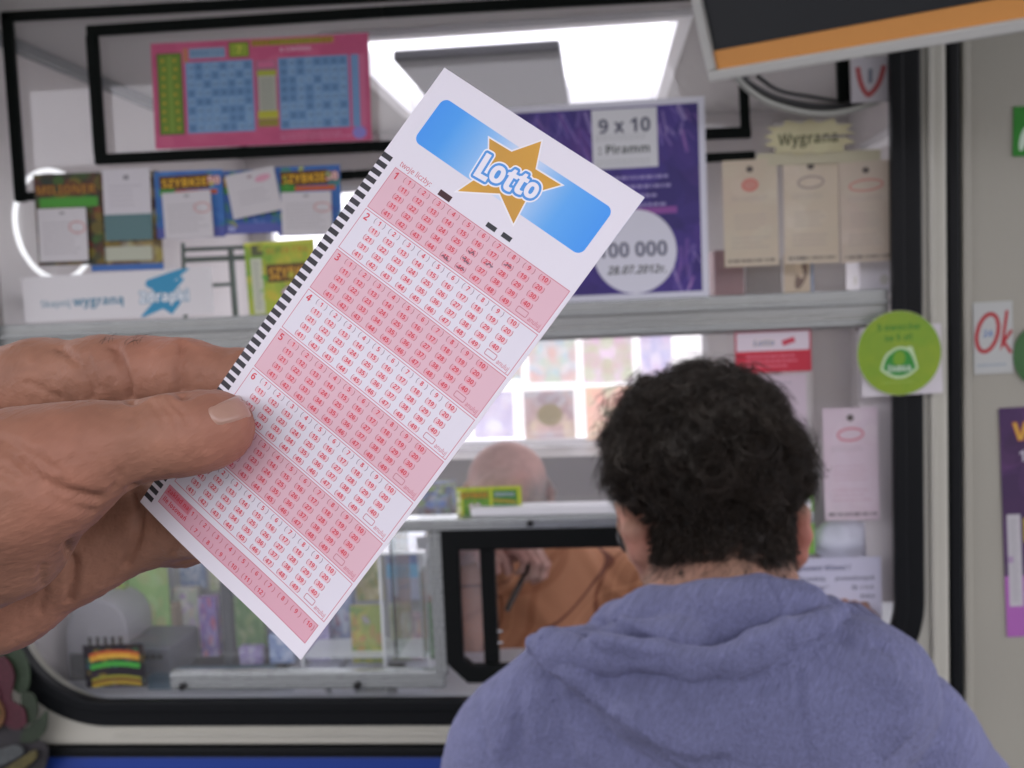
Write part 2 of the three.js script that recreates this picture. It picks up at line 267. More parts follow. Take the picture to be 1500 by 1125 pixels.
  for (const [a, b, d, e] of [[wx0, wx1, wy0, wy0 + 0.018], [wx0, wx1, wy1 - 0.018, wy1], [wx0, wx0 + 0.018, wy0 + 0.019, wy1 - 0.019], [wx1 - 0.018, wx1, wy0 + 0.019, wy1 - 0.019]]) part('rear_frame', span(a, b, d, e, REAR - 0.045, REAR - 0.004, 0.002), M.white, rw);
  part('rear_sill', span(wx0 - 0.03, wx1 + 0.05, wy0 - 0.035, wy0 - 0.002, REAR, REAR + 0.09, 0.004), M.white, kiosk);
  part('rear_panel', span(-0.9, 0.62, E - 1.0, E - 0.47, REAR + 0.002, REAR + 0.03, 0.003), std(0.3, 0.29, 0.3, 0.5), kiosk);
  part('rear_pilaster', span(0.47, 0.55, 0.3, E + 0.44, REAR + 0.001, REAR + 0.04, 0.004), M.inner, kiosk);
}
{ // window glass, transom, hopper window, sliding hatch
  const up = new THREE.Shape(); roundRect(up, XL, XR, E - 0.03, YT, 0.02);
  part('upper_pane', new THREE.ShapeGeometry(up, 4).translate(0, 0, WZ - 0.036), M.hazy, kiosk);
  const low = new THREE.Shape(), ox = -0.187;      // the lower glass ends where the hatch opens
  low.moveTo(XL + RC, YB); low.lineTo(ox, YB); low.lineTo(ox, E - 0.345); low.lineTo(0.10, E - 0.345); low.lineTo(0.10, YB); low.lineTo(XR - RC, YB); low.absarc(XR - RC, YB + RC, RC, -Math.PI / 2, 0, false); low.lineTo(XR, E - 0.03); low.lineTo(XL, E - 0.03); low.lineTo(XL, YB + RC); low.absarc(XL + RC, YB + RC, RC, Math.PI, Math.PI * 1.5, false);
  part('lower_pane', new THREE.ShapeGeometry(low, 16).translate(0, 0, WZ - 0.038), M.hazy, kiosk);
  const tr = part('transom', span(XL + 0.018, XR - 0.018, E - 0.054, E - 0.004, WZ - 0.03, WZ + 0.010, 0.003), M.alu, kiosk);
  part('rail_lip', span(XL + 0.018, XR - 0.018, E - 0.026, E - 0.020, WZ + 0.011, WZ + 0.017, 0.002), M.alu, tr);
  part('rail_lip', span(XL + 0.018, XR - 0.018, E - 0.056, E - 0.049, WZ + 0.011, WZ + 0.017, 0.002), M.alu, tr);
  const hop = (name, pts, w) => { for (let i = 0; i < pts.length - 1; i++) part(name, bar(pts[i], pts[i + 1], w, 0.012), M.seal, kiosk); };
  const Z = WZ - 0.022;
  hop('outer_seal', [onZ(1106, 228, Z), onZ(520, 256, Z), onZ(38, 288, Z)], 0.013);
  hop('outer_seal', [onZ(31, 296, Z), onZ(10, 20, Z)], 0.017);
  hop('outer_seal', [onZ(4, 25, Z), onZ(620, -8, Z), onZ(1250, -40, Z)], 0.015);
  hop('outer_seal', [onZ(1229, -40, Z), onZ(1236, 150, Z)], 0.018);
  hop('inner_seal', [onZ(128, 46, Z), onZ(560, 18, Z), onZ(1085, -12, Z)], 0.016);
  hop('inner_seal', [onZ(135, 52, Z), onZ(147, 228, Z)], 0.018);
  hop('inner_seal', [onZ(140, 234, Z), onZ(545, 215, Z), onZ(1100, 194, Z)], 0.016);
  hop('inner_seal', [onZ(1083, -5, Z), onZ(1092, 188, Z)], 0.014);
  // hatch
  const hz = WZ + 0.012, L = -0.253, B = E - 0.578, T = E - 0.352, bw = 0.021;
  part('hatch_rail', span(-0.36, 0.30, E - 0.343, E - 0.325, WZ - 0.02, WZ + 0.022, 0.003), M.alu, kiosk);
  part('hatch_rail', span(-0.21, 0.30, E - 0.325, E - 0.312, WZ - 0.03, WZ + 0.004, 0.002), M.white, kiosk);
  part('rail_screw', new THREE.CylinderGeometry(0.005, 0.005, 0.006, 12).rotateX(Math.PI / 2).translate(-0.118, E - 0.333, WZ + 0.024), M.bolt, kiosk);
  const hf = new THREE.Shape(); hf.moveTo(L, T + 0.008); hf.lineTo(L, B + 0.03); hf.lineTo(L + 0.03, B); hf.lineTo(0.14, B); hf.lineTo(0.14, T + 0.008); hf.closePath();
  const hh = new THREE.Path(); hh.moveTo(L + bw, T - 0.018); hh.lineTo(L + bw, B + 0.034); hh.lineTo(L + 0.036, B + 0.022); hh.lineTo(0.12, B + 0.022); hh.lineTo(0.12, T - 0.018); hh.closePath(); hf.holes.push(hh);
  const fr = part('hatch_frame', extr(hf, 0.012, 0.003).translate(0, 0, hz - 0.004), M.blackFrame, kiosk);
  part('sliding_stile', span(-0.199, -0.176, B + 0.02, T - 0.016, WZ - 0.012, WZ + 0.010, 0.003), M.blackFrame, fr);
  part('sash_pane', new THREE.PlaneGeometry(0.055, 0.20).translate(-0.215, E - 0.465, WZ - 0.012), new THREE.MeshPhysicalMaterial({ color: new THREE.Color(0.9, 0.86, 0.9), roughness: 0.12, transmission: 0.86, thickness: 0 }), fr);
  for (const y of [-0.502, -0.520]) part('latch', new THREE.SphereGeometry(0.0035, 12, 8).scale(1.3, 0.7, 0.6).translate(-0.172, E + y, WZ + 0.014), std(0.45, 0.45, 0.46, 0.25, { metalness: 0.9 }), fr);
  part('pane_stile', span(-0.277, -0.2565, E - 0.572, E - 0.345, WZ - 0.004, WZ + 0.008, 0.002), M.alu, kiosk);
  part('bottom_rail', span(-0.705, -0.262, E - 0.594, E - 0.566, WZ - 0.012, WZ + 0.008, 0.003), M.alu, kiosk);
  for (const x of [-0.683, -0.40]) part('rail_bolt', new THREE.CylinderGeometry(0.006, 0.006, 0.007, 10).rotateX(Math.PI / 2).translate(x, E - 0.587, WZ + 0.011), M.bolt, kiosk);
  for (const [x, a, b] of [[-0.345, -0.56, -0.36], [-0.30, -0.56, -0.42]]) part('glass_edge', span(x - 0.002, x + 0.002, E + a, E + b, WZ - 0.16, WZ - 0.03), new THREE.MeshPhysicalMaterial({ color: new THREE.Color(0.85, 0.93, 0.9), roughness: 0.05, transmission: 1, thickness: 0.004, ior: 1.5 }), kiosk);
}
{ // unseen roof on posts, added to dim the counter side
  part('added_canopy', span(-2.4, 2.1, E + 0.93, E + 0.98, -1.42, 0.9, 0.01), std(0.42, 0.42, 0.41, 0.7), kiosk);
  for (const x of [-2.3, 2.0]) part('added_canopy_post', new THREE.CylinderGeometry(0.03, 0.03, E + 0.93, 16).translate(x, (E + 0.93) / 2, 0.8), M.alu, kiosk);
}

// ---------------------------------------------------------------- printed sheets on and behind the glass
// four photo corners (top left, top right, bottom right, bottom left) on the plane z: place, size and turn
function place(c, z) {
  const [a, b, d, e] = c.map(([x, y]) => onZ(x, y, z)), w = (a.distanceTo(b) + e.distanceTo(d)) / 2, h = (a.distanceTo(e) + b.distanceTo(d)) / 2;
  return { w, h, x: (a.x + b.x + d.x + e.x) / 4, y: (a.y + b.y + d.y + e.y) / 4, z, turn: Math.atan2(b.y - a.y + d.y - e.y, b.x - a.x + d.x - e.x) };
}
const rc = (x0, y0, x1, y1) => { const k = (x) => -0.036 * (x - (x0 + x1) / 2), s = (y) => 0.045 * (y - (y0 + y1) / 2); return [[x0 + s(y0), y0 + k(x0)], [x1 + s(y0), y0 + k(x1)], [x1 + s(y1), y1 + k(x1)], [x0 + s(y1), y1 + k(x0)]]; };
const paper = (t, rough = 0.7) => new THREE.MeshStandardMaterial({ map: t, roughness: rough });
function sheet(name, label, cat, corners, z, mat, { group, thick = 0.0008, geo, lift = 0 } = {}) {
  const p = place(corners, z);
  let g = geo ? geo(p.w, p.h) : new THREE.BoxGeometry(p.w, p.h, thick, 8, 8, 1);
  if (!geo) {                                       // paper never lies quite flat
    const q = g.attributes.position, ph = rnd() * 6;
    for (let i = 0; i < q.count; i++) q.setZ(i, q.getZ(i) + lift * (Math.sin(q.getX(i) / p.w * 3 + ph) * 0.5 + (0.5 - q.getY(i) / p.h) ** 2));
    g.computeVertexNormals();
  }
  const m = solo(name, g, mat, label, cat, group);
  m.position.set(p.x, p.y, p.z); m.rotation.z = p.turn; return m;
}
const fillR = (g, c, x, y, w, h) => { g.fillStyle = c; g.fillRect(x, y, w, h); };
function text(g, s, x, y, size, color, { font = 'bold', family = 'sans-serif', align = 'center', max, rot = 0, stroke, sw } = {}) {
  g.save(); g.translate(x, y); g.rotate(rot); g.font = font + ' ' + size + 'px ' + family; g.textAlign = align; g.textBaseline = 'middle';
  const w = g.measureText(s).width; if (max && w > max) g.scale(max / w, 1);
  if (stroke) { g.strokeStyle = stroke; g.lineWidth = sw; g.lineJoin = 'round'; g.strokeText(s, 0, 0); }
  g.fillStyle = color; g.fillText(s, 0, 0); g.restore();
}
function mottle(g, w, h, cols, n, r0, r1, a = 0.8) { for (let i = 0; i < n; i++) { g.globalAlpha = a * rr(0.4, 1); g.fillStyle = cols[Math.floor(rnd() * cols.length)]; g.beginPath(); g.ellipse(rnd() * w, rnd() * h, rr(r0, r1), rr(r0, r1), rnd() * 3, 0, 7); g.fill(); } g.globalAlpha = 1; }
function microLines(g, x, y, w, h, n, color, a = 0.5) { g.globalAlpha = a; g.fillStyle = color; for (let i = 0; i < n; i++) { let q = x; const yy = y + (i + 0.3) * h / n; while (q < x + w * rr(0.7, 1)) { const l = rr(0.03, 0.1) * w; g.fillRect(q, yy, l, h / n * 0.35); q += l + 0.02 * w; } } g.globalAlpha = 1; }
function receipt(bg, stamp, o = {}) {
  return canvasTex(200, 380, (g, w, h) => {
    fillR(g, bg, 0, 0, w, h); mottle(g, w, h, ['#ffffff', '#b0a898'], 30, 20, 60, 0.06);
    if (o.pin !== false) { g.fillStyle = '#57504c'; g.beginPath(); g.ellipse(w * 0.5, 34, 13, 11, 0, 0, 7); g.fill(); }
    g.strokeStyle = stamp; g.globalAlpha = 0.75; g.lineWidth = 7; g.beginPath(); g.ellipse(w * 0.5, 90, o.rx ?? 46, 20, -0.05, 0, 7); g.stroke(); if (o.solid) { g.fillStyle = stamp; g.globalAlpha = 0.5; g.fill(); } g.globalAlpha = 1;
    microLines(g, 30, 128, 140, 20, 2, '#8a8088', 0.35); microLines(g, 40, 190, 120, 60, 4, o.ink ?? '#9c9090', 0.4); microLines(g, 30, 270, 140, 50, 3, o.ink ?? '#9c9090', 0.4);
    g.globalAlpha = 0.85; for (let x = 14; x < w - 14; x += rr(3, 9)) fillR(g, '#4a4648', x, h - 26, rr(2, 5), 11); g.globalAlpha = 1;
  });
}
const note = (stampX) => canvasTex(160, 170, (g, w, h) => { fillR(g, '#cfcccd', 0, 0, w, h); fillR(g, '#8d8a8c', w * 0.45, 12, 16, 7); microLines(g, 14, 40, 130, 110, 8, '#9a9699', 0.45); g.strokeStyle = '#c8746f'; g.globalAlpha = 0.75; g.lineWidth = 4; g.beginPath(); g.ellipse(w * stampX, 62, 26, 18, 0.1, 0, 7); g.stroke(); g.globalAlpha = 1; });
const gameCard = (bg, dots) => canvasTex(230, 250, (g, w, h) => {
  fillR(g, bg, 0, 0, w, h); mottle(g, w, h, dots, 40, 6, 24, 0.55);
  g.save(); g.translate(w * 0.44, 42); g.rotate(-0.03); g.fillStyle = '#5f3a12'; g.fillRect(-84, -25, 168, 52); text(g, 'SZYBKIE', 0, 2, 42, '#e8b62a', { max: 155, stroke: '#4e2c0e', sw: 7 }); g.restore();
  text(g, '50', w * 0.87, 38, 40, '#f0d8d0', { stroke: '#a83a2c', sw: 6 }); fillR(g, '#c7602a', 60, 72, 150, 16); fillR(g, '#3d8c34', 16, 66, 52, 26);
  fillR(g, '#5a62a8', 0, h - 40, w, 40); text(g, '20', w * 0.2, h - 20, 24, '#c3cce8'); mottle(g, w, h, ['#4f9a3a', '#c9c23a'], 8, 6, 14, 0.7);
});
const Zi = WZ - 0.006;                              // on the inside of the glass
// pink bingo board in the hopper window
sheet('game_board_poster', 'pink poster with two blue number grids and a green side panel', 'poster', [[220, 66], [540, 46], [545, 208], [229, 217]], Zi - 0.003, paper(canvasTex(960, 500, (g, w, h) => {
  fillR(g, '#c2567c', 0, 0, w, h); mottle(g, w, h, ['#d2708e', '#b04c70'], 60, 20, 70, 0.3);
  fillR(g, '#6c8a2c', 26, 52, 106, 380); g.strokeStyle = '#4a5a1c'; g.lineWidth = 6; g.strokeRect(26, 52, 106, 380); for (let i = 0; i < 9; i++) for (const x of [52, 104]) { g.fillStyle = '#c2a62c'; g.beginPath(); g.arc(x + rr(-6, 6), 84 + i * 40, 7, 0, 7); g.fill(); }
  fillR(g, '#7d9a3a', 72, 60, 16, 365); g.fillStyle = '#bd7a5c'; g.fillRect(142, 30, 22, 66); fillR(g, '#7f9db8', 170, 32, 160, 48); text(g, 'BINGO 1 2 3', 250, 56, 26, '#5d83a8'); fillR(g, '#8ca432', 350, 14, 84, 66); text(g, '7', 392, 48, 52, '#c8c84a'); g.strokeStyle = '#55661c'; g.lineWidth = 5; g.strokeRect(350, 14, 84, 66);
  fillR(g, '#b58a3e', 448, 8, 360, 28); for (let x = 452; x < 800; x += 22) fillR(g, '#8f7a24', x, 10, 15, 24); text(g, 'EXTRAMONETA', 640, 22, 30, '#8a9a28', { max: 320 }); text(g, '& CZWÓRKA', 640, 58, 24, '#d8b8c4');
  for (const [x, w2] of [[150, 300], [562, 306]]) { fillR(g, '#6f97bf', x, 96, w2, 336); for (let i = 0; i < 8; i++) for (let j = 0; j < 8; j++) { fillR(g, hash(i, j, x) > 0.5 ? '#6088b0' : '#86a8c8', x + 8 + i * (w2 - 10) / 8, 104 + j * 41, (w2 - 10) / 8 - 8, 33); text(g, String(1 + Math.floor(hash(i, j, x + 9) * 75)), x + 8 + (i + 0.42) * (w2 - 10) / 8, 122 + j * 41, 22, '#4c7096'); } }
  fillR(g, '#9d6a80', 462, 104, 92, 310); fillR(g, '#b9b9a6', 472, 150, 76, 200); fillR(g, '#a4ad3e', 468, 150, 84, 26); for (let i = 0; i < 9; i++) fillR(g, '#8c948a', 480 + i * 7, 182, 4, 160); fillR(g, '#b6b63a', 466, 340, 88, 36); fillR(g, '#90853a', 466, 380, 88, 34); fillR(g, '#c86a8c', 470, 108, 76, 30);
  microLines(g, 560, 448, 300, 34, 2, '#d0a6b8', 0.6); g.fillStyle = '#8a84c8'; g.beginPath(); g.arc(908, 460, 30, 0, 7); g.fill();
  fillR(g, '#c86a8c', 880, 96, 60, 336); fillR(g, '#6f97bf', 880, 96, 34, 336);
})), { lift: 0.002 });
// row of scratch games with pay slips in front of them
const dark1 = canvasTex(200, 300, (g, w, h) => { fillR(g, '#3c3a2c', 0, 0, w, h); mottle(g, w, h, ['#7a3228', '#3f6a2c', '#8a7a2c', '#5a3420', '#2c3a30'], 120, 8, 26, 0.8); text(g, 'MILIONER', 95, 52, 40, '#a87a28', { max: 180, stroke: '#5a2a18', sw: 6 }); fillR(g, '#4a9a34', 14, 78, 176, 32); });
sheet('scratch_card', 'dark brown and green scratch card, its receipt touching the long white sticker', 'scratch card', rc(53, 254, 150, 388), Zi - 0.004, paper(dark1), { group: 'scratch cards behind the upper glass' });
sheet('pay_slip', 'grey pay slip on the dark brown scratch card', 'receipt', rc(57, 305, 128, 383), Zi, paper(note(0.8)), { group: 'pay slips on the scratch cards', lift: 0.002 });
sheet('scratch_card', 'brown and olive scratch card largely hidden by a white slip with a grey-green block', 'scratch card', rc(130, 252, 236, 396), Zi - 0.006, paper(canvasTex(200, 280, (g, w, h) => { fillR(g, '#6a5a3c', 0, 0, w, h); mottle(g, w, h, ['#a89a3c', '#5a3a2c', '#c8b060', '#8a4a34', '#b8b8a8'], 120, 8, 24, 0.7); fillR(g, '#b8bca8', 20, 212, 150, 40); fillR(g, '#3f6cae', 0, 262, w, 18); })), { group: 'scratch cards behind the upper glass' });
sheet('pay_slip', 'white pay slip with a grey-green printed block along its lower edge', 'receipt', rc(152, 247, 222, 352), Zi, paper(canvasTex(160, 240, (g, w, h) => { fillR(g, '#cfcccf', 0, 0, w, h); fillR(g, '#8a888c', 70, 22, 18, 14); microLines(g, 20, 50, 110, 80, 5, '#a09ca0', 0.35); fillR(g, '#5f7f80', 0, 152, w, 88); for (let i = 0; i < 26; i++) { g.globalAlpha = 0.35; fillR(g, '#486a6c', i * 6.2, 156, 3, 82); } g.globalAlpha = 1; })), { group: 'pay slips on the scratch cards', lift: 0.002 });
sheet('scratch_card', 'blue scratch card with yellow lettering beside the slip with the grey-green block', 'scratch card', rc(228, 250, 328, 348), Zi - 0.004, paper(gameCard('#3c72b4', ['#4c9a48', '#3c62b0', '#5a8ac8'])), { group: 'scratch cards behind the upper glass' });
sheet('pay_slip', 'white pay slip with a red oval stamp beside the slip with the block', 'receipt', [[237, 283], [309, 278], [313, 346], [243, 352]], Zi, paper(note(0.8)), { group: 'pay slips on the scratch cards', lift: 0.002 });
sheet('scratch_card', 'blue scratch card behind the crooked pay slip', 'scratch card', rc(319, 249, 412, 342), Zi - 0.006, paper(gameCard('#3f66a8', ['#4c9a48', '#3c52a0', '#8a92c8'])), { group: 'scratch cards behind the upper glass' });
sheet('pay_slip', 'white pay slip hanging crooked with a pink stamp', 'receipt', [[329, 258], [400, 243], [414, 306], [344, 322]], Zi, paper(canvasTex(160, 140, (g, w, h) => { fillR(g, '#cdcacb', 0, 0, w, h); fillR(g, '#a08a90', 70, 14, 14, 8); g.globalAlpha = 0.7; g.fillStyle = '#d88aa4'; g.beginPath(); g.ellipse(118, 30, 26, 11, -0.1, 0, 7); g.fill(); g.globalAlpha = 1; microLines(g, 30, 56, 100, 50, 4, '#a09ca0', 0.4); })), { group: 'pay slips on the scratch cards', lift: 0.002 });
sheet('scratch_card', 'blue scratch card with orange band above the yellow-green ticket', 'scratch card', rc(405, 243, 500, 345), Zi - 0.004, paper(gameCard('#3a6cae', ['#4c9a48', '#3c52a0', '#5a7ac0'])), { group: 'scratch cards behind the upper glass' });
sheet('pay_slip', 'white pay slip with a round red stamp above the yellow-green ticket', 'receipt', rc(413, 281, 486, 344), Zi, paper(note(0.82)), { group: 'pay slips on the scratch cards', lift: 0.002 });
sheet('window_sticker', 'long white sticker with blue lettering and a blue brush-stroke mark', 'sticker', [[33, 407], [309, 391], [313, 459], [36, 473]], WZ + 0.003, paper(canvasTex(900, 230, (g, w, h) => {
  fillR(g, '#dcdada', 0, 0, w, h); text(g, 'Skapnij', 82, 140, 46, '#4a8298', { font: '', align: 'left', max: 145 }); text(g, 'wygraną', 238, 136, 64, '#2f7896', { align: 'left', max: 245 });
  g.strokeStyle = '#3a92b8'; g.lineCap = 'round'; g.lineWidth = 46; g.beginPath(); g.moveTo(612, 66); g.lineTo(716, 36); g.lineTo(640, 92); g.stroke(); g.lineWidth = 42; g.beginPath(); g.moveTo(640, 92); g.lineTo(720, 80); g.lineTo(618, 190); g.lineTo(668, 170); g.lineTo(700, 196); g.lineTo(730, 160); g.stroke();
  g.fillStyle = '#3a92b8'; star(g, 752, 50, 22, 9, 5, 0.2); g.fill(); text(g, 'Zdrapki', 674, 132, 76, '#eef0f2', { max: 236, stroke: '#5f8ea6', sw: 9 });
})));
function star(g, x, y, R, r, n, a0 = 0) { g.beginPath(); for (let i = 0; i < n * 2; i++) { const a = a0 + i * Math.PI / n - Math.PI / 2, q = i % 2 ? r : R; g.lineTo(x + Math.cos(a) * q, y + Math.sin(a) * q); } g.closePath(); }
const limeTicket = (word, big) => canvasTex(300, 300, (g, w, h) => {
  fillR(g, '#a9b83a', 0, 0, w, h); mottle(g, w, h, ['#7aa832', '#c4c044', '#5f9a34', '#d2b83c'], 70, 12, 40, 0.6); fillR(g, '#c9cf4a', 0, 0, w, 14); fillR(g, '#555a3a', 30, 12, 48, 44);
  fillR(g, '#c8ccb4', 22, 66, 48, h - 70); microLines(g, 30, 76, 32, h - 96, 26, '#70747a', 0.7); text(g, 'SUPER GRA', 180, 40, 34, '#b8882a', { max: 190 }); g.fillStyle = '#5a3a10'; g.fillRect(88, 96, 210, 74); text(g, word, 192, 134, 66, '#d8a630', { max: 190, stroke: '#5a3410', sw: 8 });
  text(g, big, 170, 232, 110, '#cfc0c8', { stroke: '#8a5a5a', sw: 8 }); mottle(g, w, h, ['#4f9a34', '#b0b838'], 14, 8, 18, 0.8);
});
sheet('lottery_ticket', 'yellow-green game ticket behind glass, just above the metal transom', 'ticket', [[359, 357], [462, 348], [466, 456], [364, 461]], Zi - 0.002, paper(limeTicket('SZYBKIE', '1'), 0.5));
// purple prize poster
sheet('prize_poster', 'purple prize poster with white panel 9 x 10 and a white disc', 'poster', [[742, 158], [1031, 141], [1040, 438], [748, 450]], Zi - 0.001, paper(canvasTex(600, 600, (g, w, h) => {
  fillR(g, '#d3d4de', 0, 0, w, h); g.save(); g.beginPath(); g.rect(20, 18, 560, 556); g.clip(); fillR(g, '#352572', 0, 0, w, h); mottle(g, w, h, ['#4a3590', '#2a1d66', '#5c3a8c', '#41308a'], 90, 20, 90, 0.5);
  for (let i = 0; i < 70; i++) { g.globalAlpha = rr(0.15, 0.5); g.strokeStyle = ['#b8b0d8', '#7a68b4', '#8a5aa0'][i % 3]; g.lineWidth = rr(3, 12); const x = rr(20, 260), y = rr(20, 240); g.beginPath(); g.moveTo(x, y); g.lineTo(x + rr(-20, 50), y + rr(30, 90)); g.stroke(); }
  for (let i = 0; i < 40; i++) { g.globalAlpha = rr(0.2, 0.55); g.strokeStyle = ['#c8b8dc', '#a878b8', '#8a80c0'][i % 3]; g.lineWidth = rr(4, 14); const x = rr(440, 570), y = i % 2 ? rr(20, 110) : rr(380, 560); g.beginPath(); g.moveTo(x, y); g.lineTo(x + rr(-15, 25), y + rr(20, 70)); g.stroke(); } g.globalAlpha = 1; g.restore();
  fillR(g, '#d6d8da', 262, 22, 196, 176); text(g, '9 x 10', 360, 72, 58, '#40435a', { max: 176 }); text(g, ': Piramm', 358, 142, 36, '#38403e', { max: 172 }); microLines(g, 272, 96, 170, 20, 2, '#9aa09e', 0.5); microLines(g, 272, 170, 170, 22, 2, '#9aa09e', 0.5);
  g.globalAlpha = 0.6; microLines(g, 310, 214, 190, 110, 4, '#c2bcdc', 0.7); fillR(g, '#8a4a98', 330, 318, 180, 20); g.globalAlpha = 1; g.fillStyle = '#d9dae4'; g.beginPath(); g.arc(380, 448, 126, 0, 7); g.fill();
  text(g, '100 000', 372, 442, 60, '#53566a', { max: 236 }); text(g, '28.07.2012r.', 384, 502, 34, '#2f332f', { font: 'italic bold', max: 180 });
}), 0.5));
// winners' corner
const starShape = (w, h) => { const s = new THREE.Shape(), n = 13; for (let i = 0; i < n * 2; i++) { const a = i * Math.PI / n + 0.12, k = i % 2 ? 0.84 : 1.06; const c = Math.cos(a), q = Math.sin(a), m = 1 / Math.max(Math.abs(c) ** 0.9, Math.abs(q) ** 0.9, 0.75); s.lineTo(c * w / 2 * k * Math.min(m, 1.12), q * h / 2 * k * Math.min(m, 1.12)); } s.closePath(); const g = extr(s, 0.0012); const p = g.attributes.position, u = g.attributes.uv; for (let i = 0; i < p.count; i++) u.setXY(i, p.getX(i) / w + 0.5, p.getY(i) / h + 0.5); return g; };
sheet('prize_sign', 'cream starburst paper sign lettered Wygrana above three cream receipts', 'sign', rc(1122, 176, 1250, 226), Zi + 0.002, paper(canvasTex(420, 160, (g, w, h) => { fillR(g, '#c3bd98', 0, 0, w, h); mottle(g, w, h, ['#d0caa4', '#b4ae88'], 30, 20, 60, 0.2); text(g, 'Wygrana', 204, 84, 74, '#4c5034', { max: 292, rot: -0.03 }); })), { geo: starShape });
sheet('sign_backing', 'plain cream card strip under the starburst sign', 'card', rc(1108, 222, 1290, 240), Zi - 0.0005, std(0.5, 0.47, 0.33, 0.7));
const win = 'receipts of winning tickets in a row';
sheet('winning_receipt', 'cream receipt with a small red stamp nearest the purple poster', 'receipt', [[1056, 236], [1138, 232], [1141, 388], [1063, 392]], Zi, paper(receipt('#c5b8a2', '#c8655c', { rx: 28, solid: true })), { group: win, lift: 0.002 });
sheet('winning_receipt', 'cream receipt with a grey oval stamp between two red-stamped receipts', 'receipt', [[1147, 231], [1227, 228], [1230, 384], [1149, 388]], Zi - 0.0025, paper(receipt('#c6b9a3', '#8a7a78')), { group: win, lift: 0.002 });
sheet('winning_receipt', 'cream receipt with a wide red stamp beside the black window rubber', 'receipt', [[1229, 238], [1306, 234], [1311, 381], [1232, 386]], Zi, paper(receipt('#c3b5a4', '#c8736c', { rx: 62 })), { group: win, lift: 0.002 });
sheet('payment_sticker', 'white sticker with a red letter V half behind hanging cables', 'sticker', rc(1247, 84, 1302, 150), WZ + 0.003, paper(canvasTex(160, 190, (g, w, h) => { fillR(g, '#cfcbd0', 0, 0, w, h); g.strokeStyle = '#b85a5c'; g.lineWidth = 22; g.lineJoin = 'round'; g.beginPath(); g.moveTo(26, 40); g.quadraticCurveTo(40, 140, 74, 158); g.quadraticCurveTo(124, 130, 138, 36); g.stroke(); fillR(g, '#7d8290', 72, 48, 18, 60); })));
// lower right pane
sheet('brand_sticker', 'white and red sticker with two small logos just under the transom', 'sticker', [[1075, 486], [1188, 482], [1189, 543], [1078, 548]], WZ + 0.002, paper(canvasTex(400, 220, (g, w, h) => { fillR(g, '#b5384c', 0, 0, w, h); fillR(g, '#d8ccd4', 10, 8, 380, 98); fillR(g, '#c2283e', 8, 106, 384, 106); text(g, 'Lotto', 150, 62, 44, '#7a88c8', { font: 'italic bold', stroke: '#d8c890', sw: 5 }); g.save(); g.translate(282, 60); g.rotate(-0.3); fillR(g, '#c23a50', -34, -14, 68, 28); g.restore(); microLines(g, 60, 122, 280, 78, 3, '#e08a98', 0.8); }), 0.4));
sheet('pink_note', 'pale pink paper hanging below the red and white sticker', 'paper', rc(1112, 549, 1182, 655), Zi, paper(canvasTex(140, 220, (g, w, h) => { fillR(g, '#c9bac4', 0, 0, w, h); microLines(g, 20, 18, 90, 14, 1, '#8a8894', 0.6); microLines(g, 24, 60, 90, 130, 6, '#b4a2ae', 0.6); })), { lift: 0.002 });
sheet('winning_receipt', 'pink receipt with a red stamp alone over the printed notice', 'receipt', [[1208, 598], [1286, 596], [1287, 760], [1205, 763]], WZ + 0.002, paper(receipt('#cdbcc6', '#c4606c', { ink: '#b48a98' })), { lift: 0.0015 });
sheet('printed_notice', 'white notice with slanted dark blue lines of text, Klienci legible', 'notice', [[1140, 819], [1289, 815], [1293, 911], [1142, 914]], WZ + 0.002, paper(canvasTex(600, 380, (g, w, h) => { fillR(g, '#c3c3d6', 0, 0, w, h); const o = { font: 'italic bold', align: 'right' }; text(g, 'Szanowni Klienci !', 420, 58, 40, '#30345c', o); [['sprzedaży, ', 'prowadzonych', 120], ['Totalizator"', 'Sp. z o.o.', 172], ['    ', 'które', 226]].forEach(([a, b, y]) => { text(g, b, 560, y, 33, '#4a4c66', o); text(g, a, 290, y, 33, '#4a4c66', o); }); }), 0.6));
sheet('white_card', 'tall blank off-white card strip along the inner edge of the window', 'card', [[1258, 474], [1314, 472], [1322, 880], [1268, 884]], Zi - 0.004, std(0.60, 0.57, 0.58, 0.7));
sheet('green_box_edge', 'narrow bright green carton standing behind the notice', 'box', rc(1174, 706, 1188, 806), Zi - 0.03, std(0.19, 0.42, 0.07, 0.6), { geo: (w, h) => new RoundedBoxGeometry(w, h, 0.05, 2, 0.002) });
{ // crumpled plastic bag behind the receipt
  const p = place(rc(1186, 762, 1282, 822), Zi - 0.03), g = new THREE.SphereGeometry(0.5, 32, 24).scale(p.w, p.h, 0.04); g.computeVertexNormals();
  displace(g, (v) => 0.012 * (noise(v.x * 60, v.y * 60, v.z * 60) - 0.5)); g.translate(p.x, p.y, p.z);
  solo('paper_bundle', g, std(0.62, 0.64, 0.74, 0.5), 'crumpled white plastic bundle between the pink receipt and the notice', 'bag');
}
